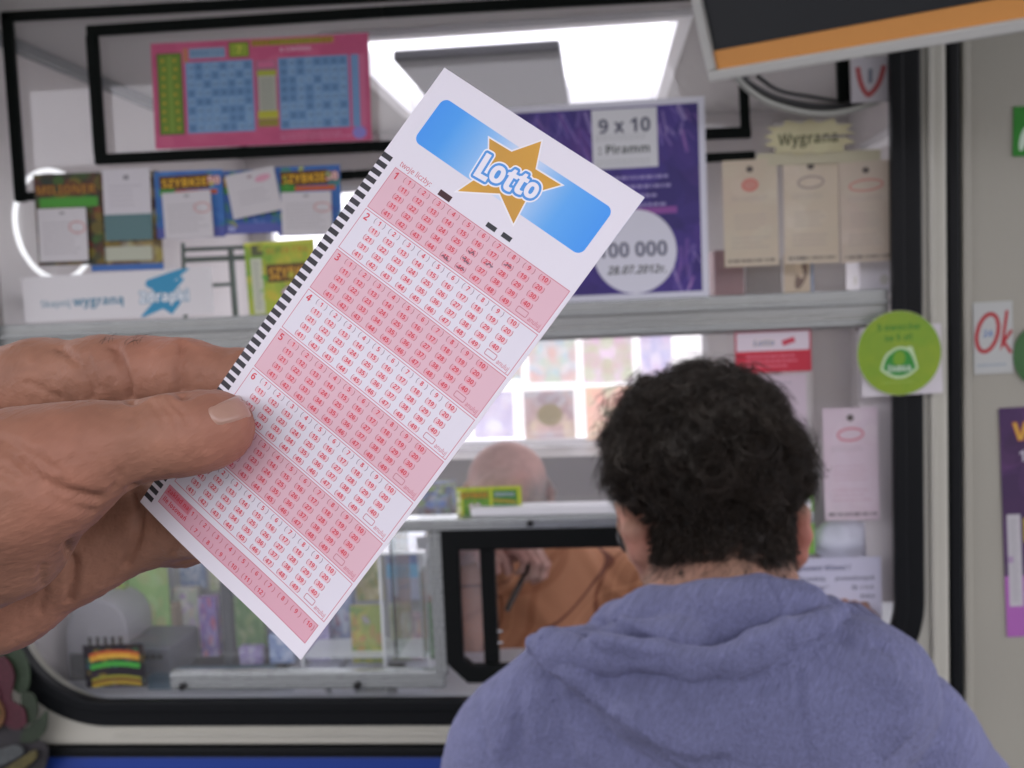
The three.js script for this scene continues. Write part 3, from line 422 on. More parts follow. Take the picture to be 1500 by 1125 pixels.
// stickers outside, over the rubber and on the door
sheet('square_sticker', 'white square sticker mostly covered by the lime green disc', 'sticker', [[1259, 481], [1377, 474], [1382, 575], [1264, 582]], WZ + 0.038, std(0.62, 0.59, 0.61, 0.5));
sheet('round_sticker', 'lime green round sticker with a leafy emblem over the window rubber', 'sticker', [[1253, 458], [1377, 452], [1381, 576], [1257, 582]], WZ + 0.042, paper(canvasTex(480, 480, (g, w, h) => {
  fillR(g, '#d2ccd0', 0, 0, w, h); g.fillStyle = '#7d9e24'; g.beginPath(); g.arc(240, 240, 238, 0, 7); g.fill(); g.save(); g.clip(); mottle(g, w, h, ['#8fa028', '#6f9c20', '#94a428', '#749a2a'], 40, 50, 130, 0.25); g.restore();
  text(g, '5 owoców', 240, 92, 52, '#2f7a24', { max: 270 }); text(g, 'za 5 zł!', 240, 152, 50, '#2f7a24', { max: 230 });
  g.fillStyle = '#b9d0a4'; g.beginPath(); g.moveTo(130, 330); g.quadraticCurveTo(150, 240, 190, 226); g.quadraticCurveTo(235, 190, 282, 210); g.quadraticCurveTo(318, 190, 322, 232); g.quadraticCurveTo(340, 290, 346, 330); g.quadraticCurveTo(240, 440, 130, 330); g.fill();
  g.fillStyle = '#2f8a32'; g.beginPath(); g.moveTo(148, 326); g.quadraticCurveTo(160, 260, 196, 240); g.quadraticCurveTo(240, 204, 276, 224); g.quadraticCurveTo(312, 230, 332, 326); g.quadraticCurveTo(240, 412, 148, 326); g.fill();
  g.fillStyle = '#6f9c20'; g.beginPath(); g.ellipse(240, 270, 34, 44, 0.2, 0, 7); g.fill(); text(g, 'ŻABKA', 240, 328, 44, '#cfe0c4', { max: 170, stroke: '#2a6a4a', sw: 6 }); microLines(g, 140, 398, 200, 14, 1, '#a4bc6a', 0.7);
}), 0.35), { geo: (w, h) => { const s = new THREE.Shape(); s.absellipse(0, 0, w / 2, h / 2, 0, Math.PI * 2, false, 0); const g = extr(s, 0.001), p = g.attributes.position, u = g.attributes.uv; for (let i = 0; i < p.count; i++) u.setXY(i, p.getX(i) / w + 0.5, p.getY(i) / h + 0.5); return g; } });
const DZ = -1.4885;
sheet('ok_sticker', 'white sticker with a red brush-written Ok on the door', 'sticker', [[1425, 443], [1481, 441], [1486, 545], [1427, 549]], DZ, paper(canvasTex(240, 420, (g, w, h) => { fillR(g, '#b3b6b2', 0, 0, w, h); g.strokeStyle = '#a82a30'; g.lineWidth = 24; g.lineCap = 'round'; g.beginPath(); g.ellipse(86, 180, 62, 112, 0.28, 0, 7); g.stroke(); g.lineWidth = 20; g.beginPath(); g.moveTo(206, 62); g.lineTo(176, 250); g.lineTo(228, 178); g.moveTo(180, 232); g.lineTo(224, 296); g.stroke(); text(g, '24', 88, 184, 56, '#5c78a8'); microLines(g, 20, 350, 200, 40, 1, '#7c8aa0', 0.6); })));
sheet('door_sticker', 'dark green round sticker touching the white Ok sticker', 'sticker', rc(1484, 474, 1566, 566), DZ + 0.001, std(0.035, 0.12, 0.03, 0.4), { geo: (w, h) => new THREE.CylinderGeometry(0.5, 0.5, 0.0012, 48).rotateX(Math.PI / 2).scale(w, h, 1) });
sheet('door_sticker', 'bright green square sticker high up on the door', 'sticker', rc(1484, 155, 1560, 228), DZ, paper(canvasTex(200, 200, (g, w, h) => { fillR(g, '#23801f', 0, 0, w, h); g.fillStyle = '#c4d8c4'; g.beginPath(); g.ellipse(40, 130, 14, 50, 0.2, 0, 7); g.fill(); })));
sheet('door_poster', 'tall purple poster with yellow letters and pink foot on the door', 'poster', [[1468, 596], [1620, 590], [1630, 925], [1470, 935]], DZ, paper(canvasTex(480, 1040, (g, w, h) => { fillR(g, '#4a2c58', 0, 0, w, h); mottle(g, w, h, ['#2e1c38', '#5c3868', '#3a2348'], 50, 40, 120, 0.5); fillR(g, '#a05ca4', 0, 760, w, 280); text(g, 'Va Banque', 60, 110, 110, '#c8a03c', { align: 'left', stroke: '#a84a2c', sw: 8 }); text(g, '15', 120, 220, 70, '#b8b4bc'); fillR(g, '#b4b2b4', 18, 480, 62, 420); microLines(g, 30, 500, 36, 380, 40, '#77747a', 0.6); fillR(g, '#b0a030', 92, 500, 40, 110); fillR(g, '#7ea03a', 100, 690, 60, 60); fillR(g, '#c8c4cc', 120, 260, 70, 240); for (let i = 0; i < 8; i++) fillR(g, '#2c2434', 110, 780 + i * 30, 200, 15); mottle(g, w, h, ['#b09ac0', '#8a5a9a'], 12, 6, 18, 0.7); })));
// game sticker low on the glass
sheet('game_sticker', 'small dark sticker of curved orange and green bands low on the glass', 'sticker', rc(124, 944, 212, 1006), WZ + 0.002, paper(canvasTex(300, 220, (g, w, h) => { fillR(g, '#1c1820', 0, 0, w, h); mottle(g, w, h, ['#5a3a2c', '#3f6a34', '#6a3a52', '#8a7a2c', '#34626c'], 50, 8, 22, 0.7); const arc = (c, y, lw) => { g.strokeStyle = c; g.lineWidth = lw; g.beginPath(); g.moveTo(30, y + 10); g.quadraticCurveTo(150, y - 26, 276, y + 8); g.stroke(); }; arc('#b0522a', 48, 22); arc('#c09030', 66, 26); arc('#3f9a3a', 108, 26); arc('#201a22', 140, 20); arc('#8a8a2c', 176, 20); arc('#6a3a20', 186, 12); arc('#a0882c', 204, 18); text(g, 'SZCZĘŚLIWA', 150, 60, 28, '#d8b040', { max: 220 }); }), 0.4));
// ticket on the hatch rail
sheet('lottery_ticket', 'yellow-green ticket marked 10 standing on the hatch rail', 'ticket', [[668, 715], [764, 711], [765, 761], [670, 764]], WZ - 0.012, paper(canvasTex(400, 210, (g, w, h) => { fillR(g, '#b2bd35', 0, 0, w, h); fillR(g, '#d5d8a8', 0, 20, 26, 180); fillR(g, '#5a8a34', 42, 26, 160, 176); fillR(g, '#3f7a34', 224, 22, 150, 160); mottle(g, w, h, ['#c8b83c', '#7aa032'], 24, 8, 24, 0.5); text(g, 'SZYBKIE', 112, 50, 44, '#c89434', { max: 170, stroke: '#6a4a14', sw: 5 }); text(g, '10', 100, 128, 72, '#d2c8cc', { font: 'italic bold', stroke: '#8a6a74', sw: 5 }); text(g, 'ZDRAPKA', 296, 50, 34, '#a8a8cc', { max: 120, rot: 0.03 }); g.save(); g.translate(296, 92); g.rotate(0.12); fillR(g, '#a8923a', -70, -10, 140, 18); fillR(g, '#2f7a3c', -66, 24, 130, 44); g.restore(); }), 0.5));

// ---------------------------------------------------------------- things inside the kiosk
{ // ring lamp behind the upper left glass
  const m = thing('ring_lamp', 'glowing white ring lamp behind the dark brown scratch card', 'lamp'), c = at(82, 330, 1.66);
  const k = new THREE.Quaternion().setFromAxisAngle(new V3(0, 1, 0), 1.25), set = (g) => g.scale(1, 1.12, 1).applyQuaternion(k).translate(c.x, c.y, c.z);
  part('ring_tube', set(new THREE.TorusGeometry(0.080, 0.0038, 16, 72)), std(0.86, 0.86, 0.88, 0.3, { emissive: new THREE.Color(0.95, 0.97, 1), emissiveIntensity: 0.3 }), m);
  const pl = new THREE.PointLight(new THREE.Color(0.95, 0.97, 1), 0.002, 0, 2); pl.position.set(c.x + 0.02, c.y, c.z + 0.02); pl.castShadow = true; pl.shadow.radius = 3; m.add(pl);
  const a = at(80, 418, 1.66); part('stem', bar(a, new V3(LW, a.y - 0.03, a.z - 0.05), 0.014, 0.014), M.white, m);
}
{ // green wire rack and pieces seen between slips and transom
  const r = thing('wire_rack', 'dark green wire rack standing behind the glass above the transom', 'rack'), mat = std(0.03, 0.09, 0.06, 0.5), z = -1.64;
  for (const [a, b, w] of [[[268, 366], [362, 362], 0.007], [[272, 381], [362, 377], 0.009], [[312, 418], [342, 416], 0.006], [[338, 366], [346, 470], 0.009], [[268, 356], [272, 470], 0.006], [[400, 362], [408, 470], 0.006]]) part('wire', bar(onZ(...a, z), onZ(...b, z), w, w), mat, r);
}
solo('shelf_board', span(-0.95, 0.62, E - 0.062, E - 0.045, -1.85, WZ - 0.034, 0.003), std(0.52, 0.52, 0.5, 0.5), 'long pale shelf board fixed behind the metal transom', 'shelf');
const stand = (name, label, cat, c, z, d, mat, group) => { const p = place(c, z), g = new RoundedBoxGeometry(p.w, p.h, d, 2, Math.min(0.002, d / 3)); const m = solo(name, g, mat, label, cat, group); m.position.set(p.x, p.y, p.z - d / 2); m.rotation.z = p.turn * 0.3; return m; };
stand('book', 'dark red book standing on the shelf beside the purple poster', 'book', rc(1046, 366, 1090, 434), -1.57, 0.12, std(0.22, 0.10, 0.11, 0.6));
stand('photo_card', 'cream photo card with a brown figure below the cream receipts', 'card', rc(1148, 372, 1192, 431), -1.56, 0.003, paper(canvasTex(120, 180, (g, w, h) => { fillR(g, '#c8b69c', 0, 0, w, h); g.fillStyle = '#6a4c3a'; g.beginPath(); g.ellipse(70, 100, 20, 60, 0.3, 0, 7); g.fill(); g.fillStyle = '#d8c4a8'; g.beginPath(); g.ellipse(62, 70, 14, 40, -0.3, 0, 7); g.fill(); fillR(g, '#6f8ab0', 108, 0, 12, h); })));
stand('white_box', 'white carton under the cream receipt with the wide stamp', 'box', rc(1258, 372, 1309, 430), -1.55, 0.08, paper(canvasTex(120, 120, (g, w, h) => { fillR(g, '#d2d0da', 0, 0, w, h); g.fillStyle = '#b8b6b4'; g.beginPath(); g.arc(88, 78, 16, 0, 7); g.fill(); })));
stand('shelf_box', 'grey cardboard box on the shelf between book and photo card', 'box', rc(1092, 380, 1146, 434), -1.66, 0.15, std(0.30, 0.28, 0.29, 0.7));
// counter with what stands on it
solo('counter', span(-0.955, 0.64, E - 0.66, E - 0.628, -2.02, WZ - 0.05, 0.004), std(0.50, 0.52, 0.56, 0.3), 'pale counter top just inside the window', 'counter');
const CT = E - 0.628;
solo('cabinet', span(-0.94, 0.62, 0.272, E - 0.661, -1.98, WZ - 0.09, 0.003), M.inner, 'plain cabinet under the counter top', 'cabinet');
const onCounter = (x0, x1, top, z) => { const a = onZ(x0, top, z), b = onZ(x1, top, z); return { x0: a.x, x1: b.x, y1: (a.y + b.y) / 2 }; };
{ // lottery terminal
  const t = thing('lottery_terminal', 'grey terminal with a rounded lid and dark vent slots at the window corner', 'terminal'), a = onCounter(92, 178, 888, -1.62), g0 = std(0.30, 0.30, 0.33, 0.4);
  const s = new THREE.Shape(), w = a.x1 - a.x0, h = a.y1 - CT; s.moveTo(0, 0); s.lineTo(w, 0); s.lineTo(w, h * 0.62); s.bezierCurveTo(w, h * 0.85, w * 0.8, h, w * 0.5, h); s.bezierCurveTo(w * 0.2, h, 0, h * 0.8, 0, h * 0.5); s.closePath();
  part('housing', extr(s, 0.11, 0.004).translate(a.x0, CT + 0.004, -1.74), g0, t);
  part('front_grille', span(a.x0 + 0.004, a.x1 - 0.004, CT + 0.003, CT + h * 0.36, -1.6255, -1.62, 0.001), std(0.06, 0.065, 0.07, 0.5), t);
  for (let i = 0; i < 5; i++) part('vent_slot', span(a.x0 + w * (0.36 + i * 0.13), a.x0 + w * (0.36 + i * 0.13) + 0.007, CT + h * 0.4, CT + h * 0.58, -1.627, -1.6245), M.dark, t);
  const b = onCounter(176, 250, 940, -1.60); part('keypad', span(b.x0, b.x1, CT, b.y1 - 0.01, -1.72, -1.60, 0.006), std(0.09, 0.10, 0.125, 0.5), t);
  for (let i = 0; i < 6; i++) part('key', span(b.x0 + 0.006 + i * 0.012, b.x0 + 0.014 + i * 0.012, b.y1 - 0.03, b.y1 - 0.022, -1.5995, -1.597), M.dark, t);
}
const blobTex = (bg, cols, word, ink) => canvasTex(160, 220, (g, w, h) => { fillR(g, bg, 0, 0, w, h); mottle(g, w, h, cols, 46, 8, 30, 0.7); if (word) text(g, word, w / 2, h * 0.24, 46, ink, { max: w * 0.8, stroke: '#00000055', sw: 5 }); });
const rackCards = 'ticket packs standing inside the window';
stand('ticket_pack', 'bright green ticket pack on top of the terminal', 'ticket pack', rc(126, 846, 182, 892), -1.70, 0.02, paper(blobTex('#5f9a24', ['#8ab02c', '#3f8a24', '#c0a838'])), rackCards);
stand('green_leaflet', 'pale green leaflet standing beside the terminal lid', 'leaflet', rc(180, 824, 248, 938), -1.72, 0.004, paper(blobTex('#86b45c', ['#9cc470', '#74a850', '#b4b070', '#a4c884'])));
stand('beige_bag', 'small tan pouch beside the pale green leaflet', 'pouch', rc(236, 888, 258, 944), -1.73, 0.03, std(0.38, 0.3, 0.2, 0.8));
{ // slim display stand with a dark post
  const r = thing('display_stand', 'card display stand with a dark post and grey back plate', 'stand'), p0 = onZ(328, 856, -1.66), p1 = onZ(331, 968, -1.66);
  part('post', span(p0.x - 0.009, p0.x + 0.009, CT, E - 0.36, -1.68, -1.66, 0.003), std(0.04, 0.05, 0.06, 0.5), r);
  part('post', span(onZ(246, 860, -1.8).x - 0.006, onZ(246, 860, -1.8).x + 0.006, CT, E - 0.3, -1.81, -1.80, 0.002), std(0.3, 0.32, 0.36, 0.5), r);
  part('back_plate', span(onZ(255, 900, -1.82).x, onZ(640, 900, -1.82).x, CT, CT + 0.20, -1.825, -1.82), std(0.40, 0.42, 0.42, 0.6), r);
  part('foot', span(p0.x - 0.10, p0.x + 0.10, CT, CT + 0.008, -1.80, -1.62, 0.003), M.dark, r);
}
stand('ticket_pack', 'purple edged ticket pack against the dark display post', 'ticket pack', rc(292, 876, 318, 962), -1.70, 0.02, paper(blobTex('#7a62a8', ['#9a86c8', '#6a4a98', '#c85a6a', '#b0a8c8'])), rackCards);
stand('ticket_pack', 'white and purple leaflet pack with lilac foot', 'ticket pack', rc(254, 862, 292, 962), -1.76, 0.02, paper(blobTex('#b8bcb4', ['#d8dcd4', '#a0b09a', '#c8a890', '#a48ac0'])), rackCards);
stand('ticket_pack', 'mid green ticket pack with lilac border right beside the dark post', 'ticket pack', rc(340, 876, 386, 950), -1.72, 0.02, paper(blobTex('#6f9a5c', ['#5a8a48', '#a8b88c', '#8aa868'])), rackCards);
stand('ticket_pack', 'lilac ticket pack behind the lower corner of the slip', 'ticket pack', rc(386, 886, 440, 960), -1.78, 0.02, paper(blobTex('#8a8ac0', ['#a8a8d8', '#6a6aa8', '#c8c8e0'])), rackCards);
stand('ticket_pack', 'yellow-green ticket pack with a red streak by the glass edges', 'ticket pack', rc(514, 888, 560, 972), -1.60, 0.012, paper(blobTex('#8a9a34', ['#a8a83c', '#5f8a2c', '#b87a34', '#c0b83c'], '%', '#b8b0b8')), rackCards);
stand('ticket_pack', 'maroon topped blue ticket pack beside the yellow-green one', 'ticket pack', rc(484, 862, 518, 960), -1.68, 0.02, paper(blobTex('#6a7aa0', ['#8a4a5c', '#5a6a98', '#b8c0d0', '#a0a8c8'])), rackCards);
stand('cash_tray', 'teal blue tray on the counter under the bottom rail', 'tray', rc(216, 990, 392, 1012), -1.58, 0.05, std(0.06, 0.12, 0.17, 0.5));
stand('blue_carton', 'turquoise and white carton behind the fixed glass by the hatch', 'carton', rc(566, 786, 622, 880), -1.76, 0.05, paper(canvasTex(120, 160, (g, w, h) => { fillR(g, '#7c86a4', 0, 0, w, h); fillR(g, '#4f6aa0', 60, 0, 60, 80); fillR(g, '#5aa8d0', 0, 68, w, 34); fillR(g, '#9aa0b8', 0, 102, w, 58); fillR(g, '#3a7ac0', 20, 6, 80, 10); })));
stand('paper_sheet', 'blank white sheet hanging behind the fixed glass by the hatch', 'paper', rc(612, 786, 644, 872), -1.64, 0.001, std(0.66, 0.66, 0.70, 0.7));
stand('green_lighter', 'slim green lighter standing behind the fixed glass', 'lighter', rc(624, 884, 636, 966), -1.58, 0.01, std(0.06, 0.2, 0.05, 0.3));
stand('sweet_box', 'blue and brown sweet box at the end of the hatch rail', 'box', rc(612, 712, 662, 766), -1.62, 0.06, paper(blobTex('#6a6a70', ['#7a9ac0', '#8ab04a', '#6a4038', '#5a7ac0', '#b0b0c0'])));
for (const [x0, x1, y, label] of [[430, 478, 994, 'white paper scrap on the counter near the rail bolt'], [486, 520, 992, 'small white paper pile on the counter before the glass'], [582, 626, 990, 'pale blue folded paper on the counter at the hatch corner']]) {
  const a = onZ(x0, y, -1.56), b = onZ(x1, y, -1.56), m = solo('paper_pile', span(a.x, b.x, CT + 0.001, CT + rr(0.01, 0.02), -1.68, -1.555, 0.002), std(0.66, 0.68, 0.76, 0.6), label, 'paper'); m.rotation.y = 0;
}
stand('clip_box', 'dark metal clip box on the counter at the hatch corner', 'box', rc(558, 990, 584, 1010), -1.56, 0.06, M.bolt);
{ // more packets crowding the sill, and an acrylic case over them
  const hues = [['#8aa0c8', ['#b8c8e0', '#6a84b8', '#e0e4ee']], ['#b8c0a0', ['#d8dcc0', '#90a878', '#e8e0b8']], ['#c8b0b8', ['#e0ccd0', '#a88090', '#d8b0a0']], ['#9ab8c0', ['#c8dce0', '#5a98b0', '#e0e8e8']], ['#c8bc80', ['#e0d8a0', '#a8a048', '#7a9a4a']], ['#a8a0c8', ['#d0cce4', '#8474b0']]], words = ['pale blue', 'sage green', 'dusty pink', 'sky blue', 'straw yellow', 'violet', 'blue and white', 'mint', 'rose', 'turquoise', 'khaki', 'mauve'], spots = [[262, 800, 300, 862], [306, 806, 340, 866], [348, 800, 384, 868], [392, 806, 430, 872], [436, 812, 474, 884], [446, 900, 482, 968], [394, 930, 430, 972], [572, 888, 600, 968], [600, 900, 622, 968], [478, 800, 514, 860], [520, 796, 560, 880], [350, 948, 384, 974]];
  spots.forEach(([x0, y0, x1, y1], i) => { const [bg, cols] = hues[i % 6]; stand('packet', words[i] + [' packet on the upper row behind the fixed glass', ' packet low on the counter behind the fixed glass'][y0 > 880 ? 1 : 0], 'packet', rc(x0, y0, x1, y1), y0 > 880 ? -1.64 - 0.01 * (i % 3) : -1.815 + 0.03 * (i % 2), 0.018, paper(blobTex(bg, cols, ['', 'S', '5', '', 'X', '2'][i % 6], '#fff'), 0.35), 'packets behind the fixed glass'); });
  const cs = thing('acrylic_case', 'clear acrylic display case on the counter beside the hatch', 'display case'), a = onZ(440, 900, -1.57), b = onZ(626, 900, -1.57), cl = new THREE.MeshPhysicalMaterial({ color: new THREE.Color(0.95, 0.97, 0.98), roughness: 0.08, transmission: 1, thickness: 0 }), y1 = E - 0.40;
  part('front_sheet', new THREE.PlaneGeometry(b.x - a.x, y1 - CT).translate((a.x + b.x) / 2, (y1 + CT) / 2, -1.57), cl, cs); part('top_sheet', new THREE.PlaneGeometry(b.x - a.x, 0.2).rotateX(-Math.PI / 2).translate((a.x + b.x) / 2, y1, -1.67), cl, cs);
  const em = std(0.8, 0.84, 0.86, 0.1); for (const g of [span(a.x - 0.002, a.x + 0.001, CT, y1, -1.5705, -1.567), span(b.x - 0.001, b.x + 0.002, CT, y1, -1.5705, -1.567), span(a.x, b.x, y1, y1 + 0.003, -1.571, -1.567), span((a.x * 0.35 + b.x * 0.65) - 0.002, (a.x * 0.35 + b.x * 0.65) + 0.002, CT, y1, -1.5695, -1.566), span(a.x, b.x, CT + 0.055, CT + 0.057, -1.66, -1.572)]) part('edge', g, em, cs);
}
// covers hung in the rear window
const covers = [[700, 488, 763, 556, '#c4d4d0', ['#e0b8b0', '#b0d4e4', '#cce0b8', '#c0d8e8'], 'turquoise and red'], [774, 494, 844, 560, '#d8d2d2', ['#e4b8b0', '#a8d0e8', '#bcdcbc', '#f0ecec'], 'blue square'], [854, 490, 926, 560, '#dcc8dc', ['#c0d4a0', '#e4a8cc', '#f0dcec', '#ccd8b4'], 'pink and green'], [938, 490, 984, 560, '#d8d0e4', ['#b8bce0', '#ece4f0', '#e0c8e0'], 'lilac'], [768, 572, 842, 642, '#b49a9c', ['#8c7078', '#d0c4a0', '#c8a8a0', '#a8b8c4'], 'dark red round'], [858, 566, 930, 644, '#e4c0b0', ['#f0b8a4', '#e8d4b4', '#e8a8a0', '#c0d0b0'], 'orange'], [694, 574, 752, 642, '#d0cce0', ['#e4e4ee', '#bcb4d4', '#d8ccdc'], 'pale violet'], [940, 566, 1010, 644, '#dcc8c4', ['#e4b0ac', '#ccd4b8', '#ecdcd4'], 'salmon'], [610, 490, 690, 560, '#a0a890', ['#88b088', '#c8a080', '#a8c0c8'], 'olive'], [600, 574, 684, 642, '#a89ab0', ['#c07888', '#b0a8c8'], 'mauve']];
for (const [x0, y0, x1, y1, bg, cols, word] of covers) sheet('magazine', word + ' magazine cover hung in the bright rear window', 'magazine', rc(x0, y0, x1, y1), REAR + 0.004, new THREE.MeshPhysicalMaterial({ map: canvasTex(120, 130, (g, w, h) => { fillR(g, bg, 0, 0, w, h); mottle(g, w, h, cols, 40, 8, 26, 0.8); g.globalAlpha = 0.45; fillR(g, '#ffffff', 0, 0, w, h); g.globalAlpha = 1; if (word === 'dark red round') { g.fillStyle = '#b8b09a'; g.beginPath(); g.arc(62, 66, 30, 0, 7); g.fill(); } microLines(g, 10, h - 22, w - 20, 14, 1, '#e8e0e0', 0.7); }), roughness: 0.9, transmission: 0.6, thickness: 0 }), { group: 'magazine covers in the rear window' });  // white wash over each cover paints in the overexposed backlight
stand('cupboard', 'grey low cupboard against the rear wall under the sill', 'cupboard', [[560, 672], [1130, 664], [1130, 1090], [560, 1090]], -2.55, 0.18, std(0.26, 0.25, 0.25, 0.6));

// ---------------------------------------------------------------- jackpot display over the window with its cables
{
  const P0 = at(1041, 119, 1.34), P1 = at(1500, 45, 1.08), u = P1.clone().sub(P0).normalize(), d = dirOf(1015, 0);
  const t = P0.clone().sub(EYE).dot(u) / d.dot(u), P2 = EYE.clone().addScaledVector(d, t), v = P2.clone().sub(P0).normalize(), n = new V3().crossVectors(u, v);
  const o = thing('jackpot_display', 'black display board with an orange strip and grey metal frame over the window', 'display');
  o.matrixAutoUpdate = true; o.position.copy(P0); o.quaternion.setFromRotationMatrix(new THREE.Matrix4().makeBasis(u, v, n));
  const Wd = 0.62, Hd = 0.42, fw = 0.014, gm = std(0.58, 0.59, 0.55, 0.4);
  part('back_case', span(0.003, Wd - 0.003, 0.003, Hd - 0.003, -0.05, -0.006, 0.003), std(0.25, 0.26, 0.25, 0.5), o);
  part('screen', span(fw, Wd - fw, 0.0385, Hd - fw, -0.0058, -0.001), std(0.018, 0.021, 0.023, 0.35), o);
  part('orange_strip', span(fw, Wd - fw, fw, 0.038, -0.0058, 0.0005), std(0.80, 0.36, 0.09, 0.5, { bumpMap: rep(grit, 3, 1), bumpScale: 0.0004 }), o);
  for (const g of [span(0, Wd, 0, fw, -0.05, 0.006, 0.003), span(0, Wd, Hd - fw, Hd, -0.05, 0.006, 0.003), span(0, fw, fw + 0.0002, Hd - fw - 0.0002, -0.05, 0.006, 0.003), span(Wd - fw, Wd, fw + 0.0002, Hd - fw - 0.0002, -0.05, 0.006, 0.003)]) part('frame', g, gm, o);
  const arm = new THREE.Matrix4().makeBasis(u, v, n).setPosition(P0).invert(), A = new V3(0.545, E + 0.42, -1.488).applyMatrix4(arm), B2 = new V3(0.3, 0.2, -0.05);
  part('bracket', bar(A, B2, 0.03, 0.03), gm, o);
  const B3 = new V3(0.25, E + 0.62, -1.47).applyMatrix4(arm); part('bracket', bar(B3, new V3(0.12, 0.32, -0.05), 0.025, 0.025), gm, o);
}
const cable = (label, mat, r, pts) => solo('cable', tube(pts.map(([x, y, d]) => at(x, y, d)), r, 60, 8), mat, label, 'cable', 'cables under the display');
cable('light grey cable looping under the display board', std(0.42, 0.43, 0.39, 0.5), 0.0042, [[1078, 112, 1.36], [1092, 128, 1.37], [1130, 152, 1.40], [1200, 167, 1.42], [1260, 158, 1.43], [1320, 132, 1.44], [1362, 106, 1.45], [1374, 88, 1.47], [1370, 66, 1.47]]);
cable('thick black cable looping along the grey one', std(0.012, 0.013, 0.014, 0.5), 0.0055, [[1076, 108, 1.38], [1098, 124, 1.39], [1140, 146, 1.42], [1200, 157, 1.44], [1250, 153, 1.45], [1310, 124, 1.455], [1356, 108, 1.46], [1376, 92, 1.48], [1370, 60, 1.48]]);
cable('thin dark cable strung slack above the thick black one', std(0.02, 0.022, 0.024, 0.5), 0.003, [[1110, 112, 1.39], [1140, 132, 1.42], [1190, 142, 1.44], [1240, 148, 1.46], [1278, 140, 1.465], [1296, 110, 1.47], [1280, 92, 1.46], [1262, 80, 1.42]]);

// ---------------------------------------------------------------- cardboard game cut-out low at the window corner
{
  const o = thing('cardboard_cutout', 'dark jungle cardboard cut-out with red petals and green leaves below the window corner', 'cut-out'), z = WZ + 0.05;
  const leaf = (name, mat, dz, ...pts) => { const s = new THREE.Shape(), q = pts.map(([x, y]) => onZ(x, y, z)); s.moveTo(q[0].x, q[0].y); s.splineThru([...q.slice(1), q[0]].map((p) => new THREE.Vector2(p.x, p.y))); part(name, extr(s, 0.002, 0.0006).translate(0, 0, z + dz), mat, o); };
  const tx = rep(speckle(128, 0.25, 1, [[14, 1], [40, 1]]), 30, 30), lf = (r, g, b) => std(r, g, b, 0.6, { map: tx }), green = lf(0.026, 0.044, 0.02), green2 = lf(0.036, 0.064, 0.03), red = lf(0.085, 0.01, 0.022), pale = lf(0.08, 0.09, 0.09);
  leaf('leaf', green2, 0, [0, 945], [18, 938], [40, 965], [44, 1000], [30, 1015], [4, 985]); leaf('leaf', green, 0.004, [34, 1010], [52, 1016], [58, 1040], [50, 1056], [36, 1048]); leaf('leaf', green, 0.004, [36, 1070], [60, 1050], [72, 1040], [70, 1066], [56, 1082], [34, 1084]); leaf('leaf', green2, 0.002, [-30, 955], [0, 930], [10, 960], [-10, 990]);
  leaf('petal', red, 0.008, [-10, 965], [12, 960], [26, 985], [22, 1020], [40, 1035], [42, 1058], [20, 1062], [-10, 1030]); leaf('petal', red, 0.010, [-40, 985], [-5, 990], [8, 1020], [-8, 1040], [-40, 1030]);
  leaf('body', std(0.02, 0.018, 0.02, 0.6), 0.001, [-60, 1030], [20, 1055], [44, 1078], [70, 1092], [66, 1125], [40, 1160], [-60, 1160]);
  leaf('banner', pale, 0.013, [-40, 1108], [0, 1096], [30, 1086], [42, 1096], [20, 1110], [-40, 1132]); leaf('banner', lf(0.17, 0.075, 0.02), 0.012, [-30, 1020], [0, 1016], [14, 1042], [0, 1066], [-30, 1060]); leaf('banner', lf(0.11, 0.09, 0.02), 0.013, [4, 1128], [40, 1104], [58, 1094], [60, 1104], [36, 1124], [10, 1140]); leaf('stripe', std(0.09, 0.10, 0.035, 0.6), 0.015, [-20, 1030], [2, 1030], [6, 1042], [-18, 1048]);
  const a = onZ(-10, 1150, z); part('fixing_plate', span(a.x - 0.02, a.x + 0.05, a.y, a.y + 0.06, -1.478, z + 0.001), M.dark, o);
}

// ---------------------------------------------------------------- people
const skinMat = new THREE.MeshPhysicalMaterial({ vertexColors: true, roughness: 0.55, specularIntensity: 0.45, bumpMap: rep(speckle(256, 0, 1, [[24, 1], [64, 1], [128, 1.2]]), 14, 14), bumpScale: 0.00028 });
const skinTone = (r, g, b) => (v) => { const m = 0.86 + 0.28 * noise(v.x * 90, v.y * 90, v.z * 90), q = noise(v.x * 26 + 5, v.y * 26, v.z * 26), f = 0.93 + 0.14 * noise(v.x * 420, v.y * 420, v.z * 420); return [r * m * f * (0.97 + 0.12 * q), g * m * f * (1.03 - 0.10 * q), b * m * f * (1.03 - 0.08 * q)]; };
function body(groups, k, cell, pad = 0.01) { const f = field(groups, k), b = boundsOf(groups, pad); return { f, g: meshField(f, b.min, b.max, cell) }; }
const attrs = (g, keep) => { for (const n of Object.keys(g.attributes)) if (!keep.includes(n)) g.deleteAttribute(n); return g; };
const WN = new V3(0, 0, 1);

